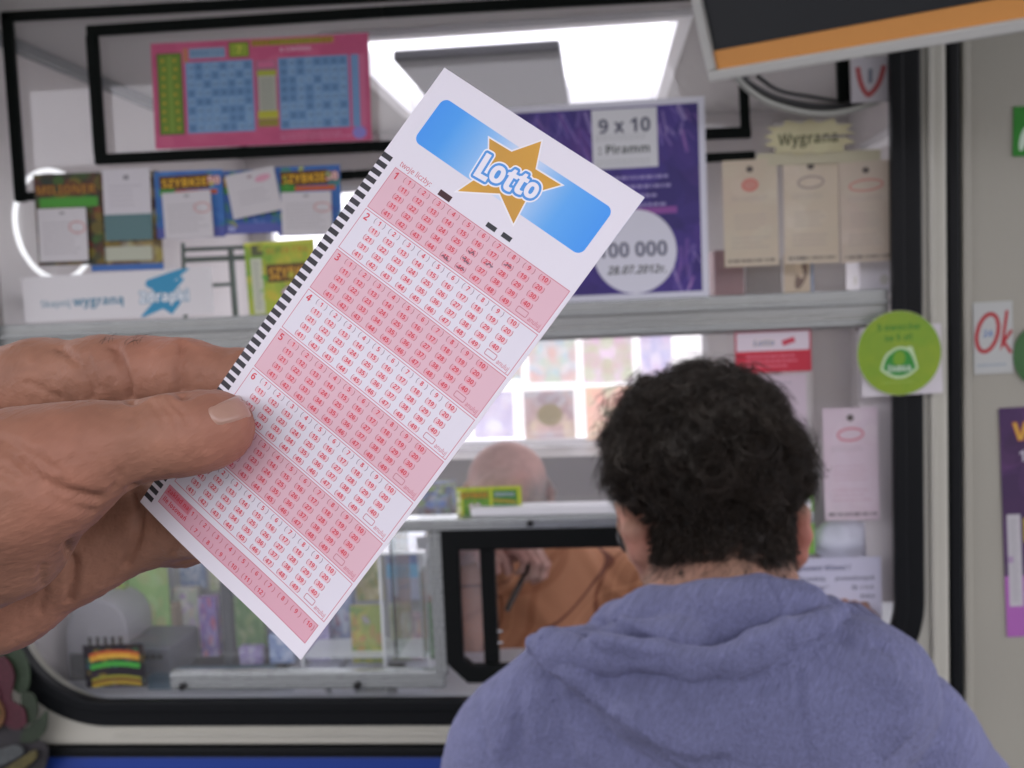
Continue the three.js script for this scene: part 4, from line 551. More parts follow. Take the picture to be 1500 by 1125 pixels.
{ // the seller behind the hatch: bowed bald head, checked shirt, pen in hand
  const o = thing('person', 'seller in an orange-brown checked shirt, bald head bowed, writing behind the hatch', 'person');
  const head = [{ k: 0.03, segs: [...chain(J(743, 704, 1.93, 58), J(745, 728, 1.88, 54)), ...chain(J(740, 752, 1.86, 46), J(738, 790, 1.85, 32)), ...chain(J(738, 790, 1.80, 12), J(738, 772, 1.79, 7)), ...chain(J(760, 775, 1.97, 44), J(768, 850, 2.02, 52), J(768, 960, 2.02, 120))] },
    { k: 0.006, segs: [...chain(J(803, 708, 1.93, 5), J(808, 722, 1.94, 7), J(806, 745, 1.93, 6), J(800, 754, 1.92, 4)), ...chain(J(683, 712, 1.93, 5), J(679, 726, 1.94, 7), J(682, 746, 1.93, 6))] }];
  const h1 = handChains(at(735, 806, 1.82), at(778, 806, 1.76).sub(at(735, 806, 1.82)), new V3(0, -1, 0.3), 1.15, 1, 0.8), h2 = handChains(at(650, 812, 1.84), at(700, 800, 1.78).sub(at(650, 812, 1.84)), new V3(0, -1, 0.2), 0.5, 1, 0.95);
  const base = skinTone(0.42, 0.25, 0.21), thin = (v, n) => { const c = base(v), up = v.y - at(743, 704, 1.9).y, side = sstep(0.035, -0.02, up) * sstep(0.3, 0.75, n.x) * sstep(-0.075, -0.04, up) * (0.5 + 0.5 * noise(v.x * 200, v.y * 90, v.z * 200)); return [mix(c[0], 0.12, side), mix(c[1], 0.11, side), mix(c[2], 0.10, side)]; };
  const geos = [paint(body(head, 0.01, 0.005).g, thin), paint(body(h1, 0.006, 0.0035).g, base), paint(body(h2, 0.006, 0.0035).g, base)].map((g) => attrs(planar(g, 1), ['position', 'normal', 'color', 'uv']));
  part('body', mergeGeometries(geos), skinMat, o);
  const plaid = canvasTex(256, 256, (g, w, h) => { fillR(g, '#9c6a4c', 0, 0, w, h); for (let i = 0; i < 6000; i++) { g.globalAlpha = 0.1; fillR(g, rnd() > 0.5 ? '#b08464' : '#7c523a', rnd() * w, rnd() * h, 2, 2); } g.globalAlpha = 0.9; fillR(g, '#5a3022', 0, 40, w, 12); fillR(g, '#6a3a24', 60, 0, 9, h); g.globalAlpha = 0.45; fillR(g, '#7c4a30', 0, 150, w, 26); fillR(g, '#7c4a30', 170, 0, 26, h); g.globalAlpha = 0.5; fillR(g, '#c8906a', 110, 0, 5, h); fillR(g, '#c8906a', 0, 100, w, 5); g.globalAlpha = 1; });
  plaid.wrapS = plaid.wrapT = THREE.RepeatWrapping;
  const shirt = [{ k: 0.06, segs: [...chain(J(630, 880, 2.04, 58), J(768, 838, 2.03, 64), J(912, 868, 2.04, 60)), ...chain(J(768, 880, 1.99, 100), J(768, 1010, 1.99, 112), J(768, 1180, 1.99, 120))] },
    { k: 0.03, segs: [...chain(J(912, 872, 2.04, 62), J(955, 1000, 1.98, 50), J(850, 985, 1.84, 42)), ...chain(J(630, 885, 2.04, 60), J(590, 985, 1.98, 48), J(720, 822, 1.85, 36))] }, { k: 0.03, segs: chain(J(850, 985, 1.84, 42), J(690, 960, 1.86, 36), J(655, 830, 1.86, 30)) }];
  const f = field(shirt, 0.03), b = boundsOf(shirt, 0.012), g = planar(meshField(f, b.min, b.max, 0.007), 0.12);
  displace(g, (v) => 0.009 * (noise(v.x * 14, v.y * 9, v.z * 14) - 0.5) + 0.006 * Math.max(0, Math.sin(v.x * 38 + v.y * 30 + 5 * noise(v.x * 6, v.y * 6, v.z * 6))) ** 3);
  part('shirt', g, new THREE.MeshStandardMaterial({ map: plaid, roughness: 0.9 }), o);
  part('trousers', mergeGeometries([[-0.09], [0.09]].map(([s]) => attrs(body([{ k: 0.05, segs: chain(W(-0.06 + s, 0.78, -2.05, 0.10), W(-0.07 + s * 1.4, 0.72, -2.2, 0.085), W(-0.07 + s * 1.5, 0.38, -2.22, 0.06)) }], 0.02, 0.012).g, ['position', 'normal']))), std(0.03, 0.03, 0.04, 0.9), o);
  for (const x of [-0.2, 0.065]) part('shoe', box(0.09, 0.075, 0.26, x, 0.31, -2.18, 0.03), std(0.02, 0.02, 0.02, 0.6), o);
  const st = thing('stool', 'plain dark stool under the seller', 'stool'); part('seat', new THREE.CylinderGeometry(0.17, 0.17, 0.05, 32).translate(-0.07, 0.655, -2.14), M.dark, st); part('column', new THREE.CylinderGeometry(0.03, 0.03, 0.34, 16).translate(-0.07, 0.46, -2.14), M.alu, st); part('foot', new THREE.CylinderGeometry(0.2, 0.22, 0.02, 32).translate(-0.07, 0.281, -2.14), M.dark, st);
  const pa = at(781, 816, 1.755), pb = at(742, 895, 1.74); solo('pen', bar(pa, pb, 0.0085, 0.0085), std(0.035, 0.02, 0.015, 0.35), 'dark pen slanting down from the hand of the seller', 'pen');
}

{ // the customer at the window
  const o = thing('person', 'dark curly-haired customer in a lavender-blue hooded fleece, seen from behind', 'person');
  const HC = at(1032, 700, 1.03);
  const headG = [{ k: 0.035, segs: [...chain(J(1030, 688, 1.05, 110), J(1036, 722, 1.01, 112)), ...chain(J(1038, 745, 1.10, 90), J(1034, 800, 1.13, 70), J(1030, 850, 1.15, 36)), ...chain(J(1056, 780, 1.0, 84), J(1060, 850, 0.975, 87), J(1060, 900, 0.95, 100), J(1060, 1040, 0.96, 150))] },
    { k: 0.012, segs: chain(J(1030, 745, 1.195, 14), J(1030, 790, 1.215, 13)) },
    { k: 0.006, segs: [...chain(J(910, 740, 1.03, 9), J(916, 748, 1.0, 12), J(928, 778, 0.972, 16), J(940, 812, 0.972, 15), J(950, 842, 0.99, 11)), ...chain(J(910, 740, 1.03, 9), J(914, 770, 1.045, 9), J(930, 812, 1.04, 10), J(950, 842, 0.99, 11))] },
    { k: 0.006, segs: [...chain(J(1160, 735, 1.03, 12), J(1173, 752, 1.03, 13), J(1176, 785, 1.03, 13), J(1170, 815, 1.03, 12), J(1163, 832, 1.03, 8)), ...chain(J(1165, 745, 1.06, 10), J(1164, 815, 1.05, 10))] }];
  const hr = handChains(at(1262, 962, 1.40), at(1250, 908, 1.462).sub(at(1262, 962, 1.40)), new V3(0, 0, -1), 0.22, -1, 0.8), hl = handChains(at(865, 1168, 1.36), at(900, 1150, 1.44).sub(at(865, 1168, 1.36)), new V3(0, -1, 0), 0.3, 1, 0.95);
  const sf = field(headG, 0.012);
  const hairLine = (v) => {                         // >0 where hair grows: down to the nape behind, above ears at the sides, above the brow in front
    const x = v.x - HC.x, y = v.y - HC.y, z = v.z - HC.z, back = sstep(-0.02, 0.05, z), side = Math.abs(x) / 0.08, low = mix(0.03, mix(-0.050, -0.062, sstep(0.2, 0.65, side)), back);
    return y - low;
  };
  const hb = skinTone(0.27, 0.158, 0.11), earR = (v) => Math.max(sstep(0.045, 0.018, v.distanceTo(at(936, 790, 0.995))), sstep(0.04, 0.015, v.distanceTo(at(1172, 790, 1.03)))) * 1.0;
  const headPaint = (v) => { const c = hb(v), e = earR(v), hl2 = sstep(-0.012, 0.012, hairLine(v) + 0.012 * (noise(v.x * 160, v.y * 160, v.z * 160) - 0.5)) * (1 - clamp(e * 3)) * sstep(0.003, 0.009, Math.min(...[...headG[2].segs, ...headG[3].segs].map((s) => capsuleD(v, s)))); return [mix(c[0] * (1 + 0.25 * e), 0.018, hl2), mix(c[1] * (1 - 0.15 * e), 0.015, hl2), mix(c[2] * (1 - 0.1 * e), 0.013, hl2)]; };
  const hgeo = (() => { const b = boundsOf(headG, 0.01); return meshField(sf, b.min, b.max, 0.0035); })();
  const geos = [paint(hgeo, headPaint), paint(body(hr, 0.006, 0.003).g, hb), paint(body(hl, 0.006, 0.003).g, hb)].map((g) => attrs(planar(g, 1), ['position', 'normal', 'color', 'uv']));
  part('body', mergeGeometries(geos), skinMat, o);
  // curls: locks of strands rooted on the scalp
  const P = hgeo.attributes.position, N = hgeo.attributes.normal, roots = [], onEar = (q, r) => [...headG[2].segs, ...headG[3].segs].some((s) => capsuleD(q, s) < r), v = new V3(), n = new V3();
  for (let i = 0; i < P.count; i++) { v.fromBufferAttribute(P, i); const h = hairLine(v); if (h > 0 && !onEar(v, 0.007)) roots.push([i, h]); }
  const pos = [], idx = [], col = [], SEG = 8;
  function strand(pts, r, c) {
    const base = pos.length / 3, t = new V3(), a = new V3(), b = new V3(), up = new V3(0.3, 0.8, 0.52);
    pts.forEach((p, i) => {
      t.subVectors(pts[Math.min(i + 1, pts.length - 1)], pts[Math.max(i - 1, 0)]).normalize(); a.crossVectors(t, up).normalize(); b.crossVectors(t, a); const q = r * (1 - 0.75 * (i / (pts.length - 1)) ** 2);
      for (let k = 0; k < 3; k++) { const w = k * 2.094; pos.push(p.x + (a.x * Math.cos(w) + b.x * Math.sin(w)) * q, p.y + (a.y * Math.cos(w) + b.y * Math.sin(w)) * q, p.z + (a.z * Math.cos(w) + b.z * Math.sin(w)) * q); col.push(...c); }
      if (i) for (let k = 0; k < 3; k++) { const k1 = (k + 1) % 3, p0 = base + (i - 1) * 3, p1 = base + i * 3; idx.push(p0 + k, p1 + k, p0 + k1, p0 + k1, p1 + k, p1 + k1); }
    });
  }
  const top = at(1035, 600, 1.03).y;
  for (let L = 0; L < 2100; L++) {
    const [i, h] = roots[Math.floor(rnd() * roots.length)]; v.fromBufferAttribute(P, i); n.fromBufferAttribute(N, i);
    const rootC = v.clone(), dir = n.clone(), rise = sstep(-0.026, 0.034, v.y - HC.y) * sstep(0.004, 0.03, h), len = mix(0.009, 0.058, rise) * rr(0.8, 1.15) * (0.5 + 0.95 * noise(v.x * 42, v.y * 42, v.z * 42)), curl = mix(0.0008, 0.0115, rise) * rr(0.6, 1.3), turns = rr(1.0, 1.9), ph = rnd() * 6.28;
    dir.y += mix(-1.3, 0.15, rise); dir.x += rr(-0.3, 0.3) + 1.1 * (noise(v.x * 55 + 9, v.y * 55, v.z * 55) - 0.5); dir.z += rr(-0.3, 0.3); dir.y += rr(-0.25, 0.25) + 1.1 * (noise(v.x * 55, v.y * 55 + 9, v.z * 55) - 0.5); if (rise < 0.4) dir.x += -0.5; dir.normalize();
    const s1 = new V3().crossVectors(dir, new V3(0.2, 1, 0.1)).normalize(), s2 = new V3().crossVectors(dir, s1), tone = rr(0.6, 1.5), stray = rnd() < 0.07 ? 1.35 : 1;
    for (let s = 0; s < 11; s++) {
      const off = new V3(rr(-1, 1), rr(-1, 1), rr(-1, 1)).multiplyScalar(0.004), l2 = len * rr(0.8, 1.1) * stray, pts = [], ph2 = ph + rr(-0.5, 0.5), c2 = curl * rr(0.8, 1.2);
      for (let k = 0; k <= SEG; k++) { const t = k / SEG, w = ph2 + t * turns * 6.28, A = c2 * Math.min(1, t * 3); pts.push(rootC.clone().add(off).addScaledVector(n, -0.001 + 0.004 * Math.sin(t * 3)).addScaledVector(dir, l2 * t * (1 - 0.38 * t)).addScaledVector(s1, A * (Math.cos(w) - Math.cos(ph2))).addScaledVector(s2, A * (Math.sin(w) - Math.sin(ph2))).add(new V3(0, -0.010 * t * t * rise, 0))); }
      const c = tone * rr(0.8, 1.25); strand(pts, rr(0.00035, 0.0006), [0.023 * c, 0.0168 * c, 0.0125 * c]);
    }
  }
  for (let i = 0; i < P.count; i++) {                // short clipped hair thinning down the nape
    v.fromBufferAttribute(P, i); const h = hairLine(v); if (h > 0.02 || h < -0.030 || v.z < HC.z - 0.01 || onEar(v, 0.006)) continue; n.fromBufferAttribute(N, i);
    const many = h > 0 ? 5 : rnd() < 0.9 * Math.exp(h * 95) ? (h > -0.01 ? 3 : 1) : 0;
    for (let s = 0; s < many; s++) { const q = v.clone().add(new V3(rr(-1, 1), rr(-1, 1), rr(-1, 1)).multiplyScalar(0.002)), d = n.clone().multiplyScalar(rr(0.25, 0.6)).add(new V3(rr(-0.9, 0.2), -1, rr(-0.2, 0.2))).normalize(), l = rr(0.004, 0.009), c = rr(0.7, 1.5); strand([q, q.clone().addScaledVector(d, l * 0.5).addScaledVector(n, 0.0006), q.clone().addScaledVector(d, l)], rr(0.00018, 0.0003), [0.024 * c, 0.018 * c, 0.0145 * c]); }
  }
  const hg = new THREE.BufferGeometry(); hg.setAttribute('position', new THREE.Float32BufferAttribute(pos, 3)); hg.setAttribute('color', new THREE.Float32BufferAttribute(col, 3)); hg.setIndex(idx); hg.computeVertexNormals();
  part('hair', hg, new THREE.MeshPhysicalMaterial({ vertexColors: true, roughness: 0.5, specularIntensity: 0.5 }), o);
  // hooded fleece
  const torso = { k: 0.06, segs: [...chain(J(776, 1114, 0.95, 110), J(1050, 1068, 0.925, 150), J(1308, 1094, 0.92, 112)), ...chain(J(806, 1004, 0.94, 54), J(900, 975, 0.935, 60)), ...chain(J(1056, 1090, 0.925, 165), J(1056, 1300, 0.93, 205), J(1056, 1560, 0.96, 230))] };
  const arms = [{ k: 0.03, segs: chain(J(770, 1114, 0.95, 112), J(690, 1320, 1.0, 92), J(860, 1185, 1.34, 52)) }, { k: 0.03, segs: chain(J(1308, 1094, 0.92, 112), J(1500, 1300, 1.0, 96), J(1276, 990, 1.33, 42), J(1262, 950, 1.385, 36)) }];
  const collar = { k: 0.02, segs: [...chain(J(885, 945, 1.01, 34), J(912, 922, 0.95, 38), J(960, 908, 0.905, 43), J(1040, 902, 0.885, 46), J(1112, 894, 0.88, 46), J(1170, 902, 0.89, 42), J(1206, 920, 0.93, 38), J(1216, 945, 1.0, 34)), ...chain(J(900, 965, 0.95, 50), J(1050, 965, 0.90, 60), J(1200, 960, 0.92, 50))] };
  const pouch = { k: 0.05, segs: [...chain(J(868, 990, 0.895, 48), J(960, 1020, 0.875, 66), J(1060, 1050, 0.868, 84), J(1160, 1030, 0.866, 90), J(1250, 1000, 0.875, 74), J(1305, 995, 0.885, 56)), ...chain(J(1060, 1060, 0.868, 84), J(1180, 1090, 0.862, 84), J(1270, 1050, 0.872, 70)), ...chain(J(1180, 1090, 0.862, 84), J(1110, 1150, 0.86, 70))] };
  const roll = { k: 0.006, segs: chain(J(782, 944, 0.905, 12), J(830, 958, 0.872, 15), J(900, 962, 0.846, 17), J(960, 962, 0.834, 18), J(1012, 978, 0.826, 20), J(1072, 968, 0.822, 20), J(1112, 944, 0.826, 19), J(1150, 926, 0.834, 18), J(1200, 912, 0.85, 17), J(1226, 896, 0.882, 15), J(1218, 884, 0.925, 12)) };
  const fold = { k: 0.012, segs: [...chain(J(786, 948, 0.900, 13), J(850, 992, 0.864, 16), J(922, 1054, 0.838, 18), J(1000, 1118, 0.826, 20), J(1090, 1180, 0.82, 22)), ...chain(J(1236, 900, 0.90, 18), J(1290, 938, 0.885, 18), J(1332, 992, 0.872, 16), J(1330, 1050, 0.862, 18), J(1280, 1118, 0.85, 20), J(1200, 1175, 0.843, 22))] };
  const bump = { k: 0.01, segs: chain(J(1252, 908, 1.0, 24), J(1290, 955, 0.95, 40)) };
  const inner = { k: 0.02, segs: chain(J(905, 945, 0.885, 26), J(1000, 938, 0.868, 30), J(1090, 922, 0.866, 28)) };
  const groups = [torso, ...arms, collar, pouch, roll, fold, bump, inner];
  const jf = (p) => { let d = 1e3; const g = (q) => { let e = 1e3; for (const s of q.segs) e = smin(e, capsuleD(p, s), q.k); return e; }; d = smin(smin(g(torso), g(arms[0]), 0.03), g(arms[1]), 0.03); d = smin(d, g(pouch), 0.008); d = smin(d, g(collar), 0.006); d = smin(d, g(inner), 0.004); d = smin(d, g(fold), 0.008); d = smin(d, g(roll), 0.003); return smin(d, g(bump), 0.02); };
  const bb = boundsOf(groups, 0.012); bb.min.y = Math.max(bb.min.y, 0.70);
  const jg = meshField(jf, bb.min, bb.max, 0.0034);
  const seams = grooves(lines(jf, [[0.0030, 0.0030, [1168, 985], [1176, 1050], [1186, 1124]], [0.0022, 0.0028, [702, 1028], [716, 1080], [724, 1124]], [0.0024, 0.0022, [1128, 856], [1142, 890], [1138, 915]], [-0.0016, 0.004, [1110, 850], [1130, 878], [1128, 915]], [0.004, 0.006, [840, 1020], [905, 1085], [960, 1124]], [0.003, 0.006, [760, 1010], [765, 1070], [752, 1124]], [0.003, 0.007, [1230, 940], [1268, 958], [1288, 950]], [0.0035, 0.008, [1080, 985], [1110, 1000], [1150, 1000]]], 0.7, 1.3));
  const layers = ledges(jf, [[0.013, 0.022, [0.6, 0.8], [776, 940], [818, 978], [868, 1018], [934, 1070], [1000, 1112], [1040, 1135]], [0.009, 0.016, [0.2, 1], [790, 936], [836, 934], [900, 952], [960, 958]], [0.010, 0.016, [0.3, 0.95], [815, 920], [878, 908], [934, 926], [1000, 950], [1060, 945]], [0.010, 0.02, [-0.9, 0.4], [1345, 985], [1338, 1050], [1284, 1120]], [0.008, 0.02, [0.5, 0.85], [905, 1045], [950, 1068], [1010, 1092], [1080, 1104]], [0.008, 0.018, [0.3, 0.95], [1060, 1000], [1100, 985], [1160, 960], [1230, 938]], [0.007, 0.02, [0.9, 0.4], [708, 1030], [720, 1080], [728, 1130]], [0.006, 0.025, [-0.8, 0.5], [1250, 930], [1300, 985], [1330, 1060]], [0.006, 0.02, [0.8, 0.5], [830, 1045], [850, 1090], [858, 1130]]], 0.7, 1.3);
  displace(jg, (q) => layers(q) + seams(q) + 0.003 * (noise(q.x * 17 + 3, q.y * 13, q.z * 17) - 0.5) + 0.0010 * (noise(q.x * 60, q.y * 60, q.z * 60) - 0.5) + 0.0012 * (noise(q.x * 170, q.y * 170, q.z * 170) - 0.5));
  paint(jg, (q) => { const k = 0.94 + 0.12 * noise(q.x * 30, q.y * 30, q.z * 30); return [k, k, k]; });
  const fleece = new THREE.MeshPhysicalMaterial({ vertexColors: true, color: new THREE.Color(0.162, 0.172, 0.31), map: rep(speckle(512, 0.45, 1.0, [[60, 0.7], [140, 1], [250, 1]]), 9, 9), roughness: 1, sheen: 0.3, sheenRoughness: 0.6, sheenColor: new THREE.Color(0.3, 0.3, 0.38), bumpMap: rep(speckle(256, 0, 1, [[60, 1], [110, 1], [25, 0.5]]), 9, 9), bumpScale: 0.002 });
  part('hooded_fleece', planar(jg, 1), fleece, o);
  const hipX = at(1056, 1300, 0.95).x; part('trousers', mergeGeometries([-0.09, 0.09].map((s) => attrs(body([{ k: 0.05, segs: chain(W(hipX + s * 0.8, 0.86, -0.92, 0.115), W(hipX + s, 0.5, -0.96, 0.085), W(hipX + s * 1.1, 0.1, -0.9, 0.06)) }], 0.02, 0.01).g, ['position', 'normal']))), std(0.03, 0.04, 0.08, 0.9), o);
  for (const s of [-0.1, 0.1]) part('shoe', box(0.095, 0.085, 0.28, hipX + s, 0.052, -0.95, 0.035), std(0.02, 0.02, 0.02, 0.6), o);
  const gl = thing('eyeglasses', 'dark rimmed spectacles worn by the curly-haired customer', 'glasses'), gm = std(0.012, 0.010, 0.010, 0.3);
  part('temple', tube([at(936, 752, 1.035), at(918, 746, 1.06), at(912, 756, 1.10), at(918, 772, 1.175)], 0.0028, 20, 6), gm, gl); part('temple', tube([at(1166, 752, 1.035), at(1166, 748, 1.06), at(1160, 756, 1.10), at(1146, 772, 1.175)], 0.0028, 20, 6), gm, gl);
  for (const [x, side] of [[944, -1], [1100, 1]]) { const c = at(x, 786, 1.195), g = new THREE.TorusGeometry(0.024, 0.0028, 8, 32).scale(1.25, 1, 1); part('rim', g.rotateX(-0.35).rotateY(side * -0.12).translate(c.x, c.y, c.z), gm, gl); part('lens', new THREE.CircleGeometry(0.024, 32).scale(1.25, 1, 1).rotateX(-0.35).rotateY(side * -0.12).translate(c.x, c.y, c.z), M.glass, gl); }
  part('bridge', tube([at(1006, 780, 1.2), at(1030, 776, 1.205), at(1056, 780, 1.2)], 0.0025, 12, 6), gm, gl);
}

// ---------------------------------------------------------------- the lottery slip
const SC = [at(652, 100, 0.32834), at(945, 290, 0.30062), at(440, 967, 0.32208), at(205, 735, 0.34980)];
const su = SC[1].clone().sub(SC[0]).normalize(), sn0 = new V3().crossVectors(su, SC[0].clone().sub(SC[3])).normalize(), sv = new V3().crossVectors(sn0, su).normalize();   // sv points up the slip, sn0 towards the viewer
const slipC = SC[0].clone().add(SC[1]).add(SC[2]).add(SC[3]).multiplyScalar(0.25), SW = 0.083, SH = 0.182;
const onSlip = (x, y, off = 0) => { const d = dirOf(x, y), t = slipC.clone().sub(EYE).dot(sn0) / d.dot(sn0); return EYE.clone().addScaledVector(d, t).addScaledVector(sn0, off); };
{
  const K = 10.8, tex = canvasTex(Math.round(83 * K), Math.round(182 * K), (g, w, h) => {
    g.scale(K, K); fillR(g, '#e4e1e8', 0, 0, 83, 182);
    for (let i = 0; i < 2500; i++) { g.globalAlpha = 0.05; fillR(g, rnd() > 0.5 ? '#fff' : '#b8b4c0', rnd() * 83, rnd() * 182, rr(0.1, 0.5), rr(0.1, 0.5)); } g.globalAlpha = 1;
    for (let y = 33.6, i = 0; y < 179; y += 3.06, i++) fillR(g, i % 7 === 6 ? '#34323a' : '#26252c', 0, y, 4.1, 1.75);
    // banner
    const gr = g.createLinearGradient(6.4, 0, 77.4, 0); gr.addColorStop(0, '#3d98ee'); gr.addColorStop(0.12, '#469fee'); gr.addColorStop(0.36, '#9cc6f0'); gr.addColorStop(0.48, '#d2dcee'); gr.addColorStop(0.58, '#c2d6f0'); gr.addColorStop(0.8, '#5aa8ee'); gr.addColorStop(1, '#3d98ee');
    g.fillStyle = gr; g.beginPath(); g.roundRect(6.4, 8, 71, 17.2, 2.6); g.fill();
    const pts = [[28.2, 10.9], [37.3, 10.5], [43.6, 2.7], [47.7, 10.9], [58.1, 10.6], [51.0, 18.4], [52.6, 28.7], [42.6, 23.4], [30.1, 30.4], [34.6, 19.2]];
    g.beginPath(); pts.forEach(([x, y]) => g.lineTo(x, y)); g.closePath(); g.lineJoin = 'miter'; g.strokeStyle = '#f0eef2'; g.lineWidth = 1.0; g.stroke(); const sg = g.createLinearGradient(28, 30, 50, 5); sg.addColorStop(0, '#dca63a'); sg.addColorStop(0.5, '#cb983a'); sg.addColorStop(1, '#d6a038'); g.fillStyle = sg; g.fill();
    // lettering, tapering to the end of the word
    const L = [['L', 30.2, 23.0, 11.4], ['o', 35.3, 22.0, 9.9], ['t', 41.0, 21.2, 10.4], ['t', 44.9, 20.6, 9.9], ['o', 48.4, 19.9, 8.9]];
    for (const pass of [0, 1, 2]) for (const [c, x, y, s] of L) { g.save(); g.translate(x, y); g.rotate(-0.08); g.font = 'bold ' + s + 'px sans-serif'; g.textAlign = 'left'; g.textBaseline = 'alphabetic'; g.lineJoin = 'round'; if (pass === 0) { g.strokeStyle = '#f2f0f4'; g.lineWidth = 2.9; g.strokeText(c, 0, 0); } else if (pass === 1) { g.strokeStyle = '#4f98e0'; g.lineWidth = 1.9; g.strokeText(c, 0, 0); } else { g.fillStyle = '#eeecf2'; g.strokeStyle = '#eeecf2'; g.lineWidth = 0.25; g.fillText(c, 0, 0); g.strokeText(c, 0, 0); } g.restore(); }
    text(g, 'twoje liczby:', 7.6, 34.0, 2.5, '#c8626c', { font: '', align: 'left', max: 14 });
    fillR(g, '#3a1018', 24.9, 33.0, 5.0, 2.0); fillR(g, '#282a30', 45.1, 32.8, 3.9, 1.6); fillR(g, '#282a30', 51.5, 32.6, 3.8, 1.6);
    const red = '#d23c4a', strike = { 26: 1, 36: 1, 45: 1, 46: 1, 27: 1, 18: 1 };
    for (let k = 0; k < 8; k++) {
      const y0 = 35.8 + k * 16.55, pink = k % 2 === 0; fillR(g, pink ? '#dfb9c3' : '#e2dfe7', 7, y0, 74.4, 15.7); g.strokeStyle = '#c8707c'; g.lineWidth = 0.22; g.strokeRect(7, y0, 74.4, 15.7);
      text(g, String(k + 1), 9.0, y0 + 2.3, 3.4, red, {});
      for (let i = 1; i <= 49; i++) {
        const c = (i - 1) % 10, r = Math.floor((i - 1) / 10), x = 14.4 + c * 6.45, y = y0 + 1.7 + r * 3.13; const one = i < 10;
        g.fillStyle = pink ? '#e2a3ae' : '#e6c3cb'; g.beginPath(); g.roundRect(x - 1.75, y - 1.02, 3.5, 2.04, 0.7); if (!one) g.fill(); else { g.globalAlpha = pink ? 0.5 : 0.25; g.fill(); g.globalAlpha = 1; }
        const pc = one ? (pink ? '#b0606c' : '#96808c') : '#b9606a'; text(g, '(', x - (one ? 2.0 : 1.85), y - 0.06, 2.4, pc, { font: '' }); text(g, ')', x + (one ? 2.0 : 1.85), y - 0.06, 2.4, pc, { font: '' }); text(g, String(i), x, y, 2.15, red, { max: 2.9 });
        if (k === 0 && strike[i]) { g.strokeStyle = '#5a5060'; g.globalAlpha = 0.7; g.lineWidth = 0.45; g.beginPath(); for (let q = 0; q < 7; q++) g.lineTo(x - 1.5 + q * 0.5 + rr(-0.2, 0.2) + (i === 27 ? 1.2 : 0), y + rr(-0.5, 0.6)); g.stroke(); g.globalAlpha = 1; }
      }
      g.strokeStyle = '#c07884'; g.lineWidth = 0.25; g.beginPath(); g.roundRect(70.6, y0 + 12.7, 4.2, 1.9, 0.4); g.stroke(); text(g, 'anuluj', 75.6, y0 + 13.9, 2.1, '#c8707c', { font: '', align: 'left', max: 5 });
    }
    const y0 = 169.6; fillR(g, '#dba9b6', 6.2, y0, 74.4, 7.4); g.strokeStyle = '#c8707c'; g.lineWidth = 0.22; g.strokeRect(6.2, y0, 74.4, 7.4); fillR(g, '#d67f8e', 6.4, y0 + 0.2, 12.6, 3.2); text(g, 'zakład na', 7, y0 + 1.9, 2.4, red, { align: 'left', max: 11.6 }); text(g, 'ile losowań', 7, y0 + 5.4, 2.4, red, { align: 'left', max: 12.4 });
    for (let i = 1; i <= 12; i++) { const r = i < 7 ? 0 : 1, x = i < 7 ? 20.2 + (i - 1) * 6.4 : 24.9 + (i - 7) * 6.4, y = y0 + (r ? 5.7 : 2.0); text(g, '(', x - 1.9, y, 2.4, '#b9606a', { font: '' }); text(g, ')', x + 1.9, y, 2.4, '#b9606a', { font: '' }); text(g, String(i), x, y, 2.15, red, { max: 2.9 }); }
    for (let i = 7; i <= 10; i++) { const x = 20.2 + (i - 1) * 6.4; text(g, '(', x - 1.9, y0 + 2, 2.4, '#b9606a', { font: '' }); text(g, ')', x + 1.9, y0 + 2, 2.4, '#b9606a', { font: '' }); text(g, String(i), x, y0 + 2, 2.15, red, { max: 2.9 }); }
  });
  const NX = 16, NY = 32, p = [], uv = [], ix = [], bend = (a, b) => 0.0012 * Math.sin(Math.PI * b) * (0.5 - a) * 2 + 0.0006 * Math.sin(6 * a + 2 * b);
  for (let side = 0; side < 2; side++) for (let j = 0; j <= NY; j++) for (let i = 0; i <= NX; i++) {
    const a = i / NX, b = j / NY, q = SC[3].clone().lerp(SC[2], a).lerp(SC[0].clone().lerp(SC[1], a), b).addScaledVector(sn0, bend(a, b) - side * 0.00016); p.push(q.x, q.y, q.z);
    side ? uv.push(0.5, 0.815) : uv.push(a, b);
    if (i < NX && j < NY) { const o = side * (NX + 1) * (NY + 1) + j * (NX + 1) + i, A = o, B = o + 1, C = o + NX + 2, D = o + NX + 1; side ? ix.push(A, C, B, A, D, C) : ix.push(A, B, C, A, C, D); }
  }
  const n1 = (NX + 1) * (NY + 1), edge = (A, B) => ix.push(A, A + n1, B, B, A + n1, B + n1);
  for (let i = 0; i < NX; i++) { edge(i + 1, i); edge(NY * (NX + 1) + i, NY * (NX + 1) + i + 1); } for (let j = 0; j < NY; j++) { edge(j * (NX + 1), (j + 1) * (NX + 1)); edge((j + 1) * (NX + 1) + NX, j * (NX + 1) + NX); }
  const g = new THREE.BufferGeometry(); g.setAttribute('position', new THREE.Float32BufferAttribute(p, 3)); g.setAttribute('uv', new THREE.Float32BufferAttribute(uv, 2)); g.setIndex(ix); g.computeVertexNormals();
  solo('lottery_slip', g, new THREE.MeshPhysicalMaterial({ map: tex, roughness: 0.6, transmission: 0.12, thickness: 0 }), 'white and pink number slip with blue banner and gold star, pinched in the hand', 'lottery slip');
}

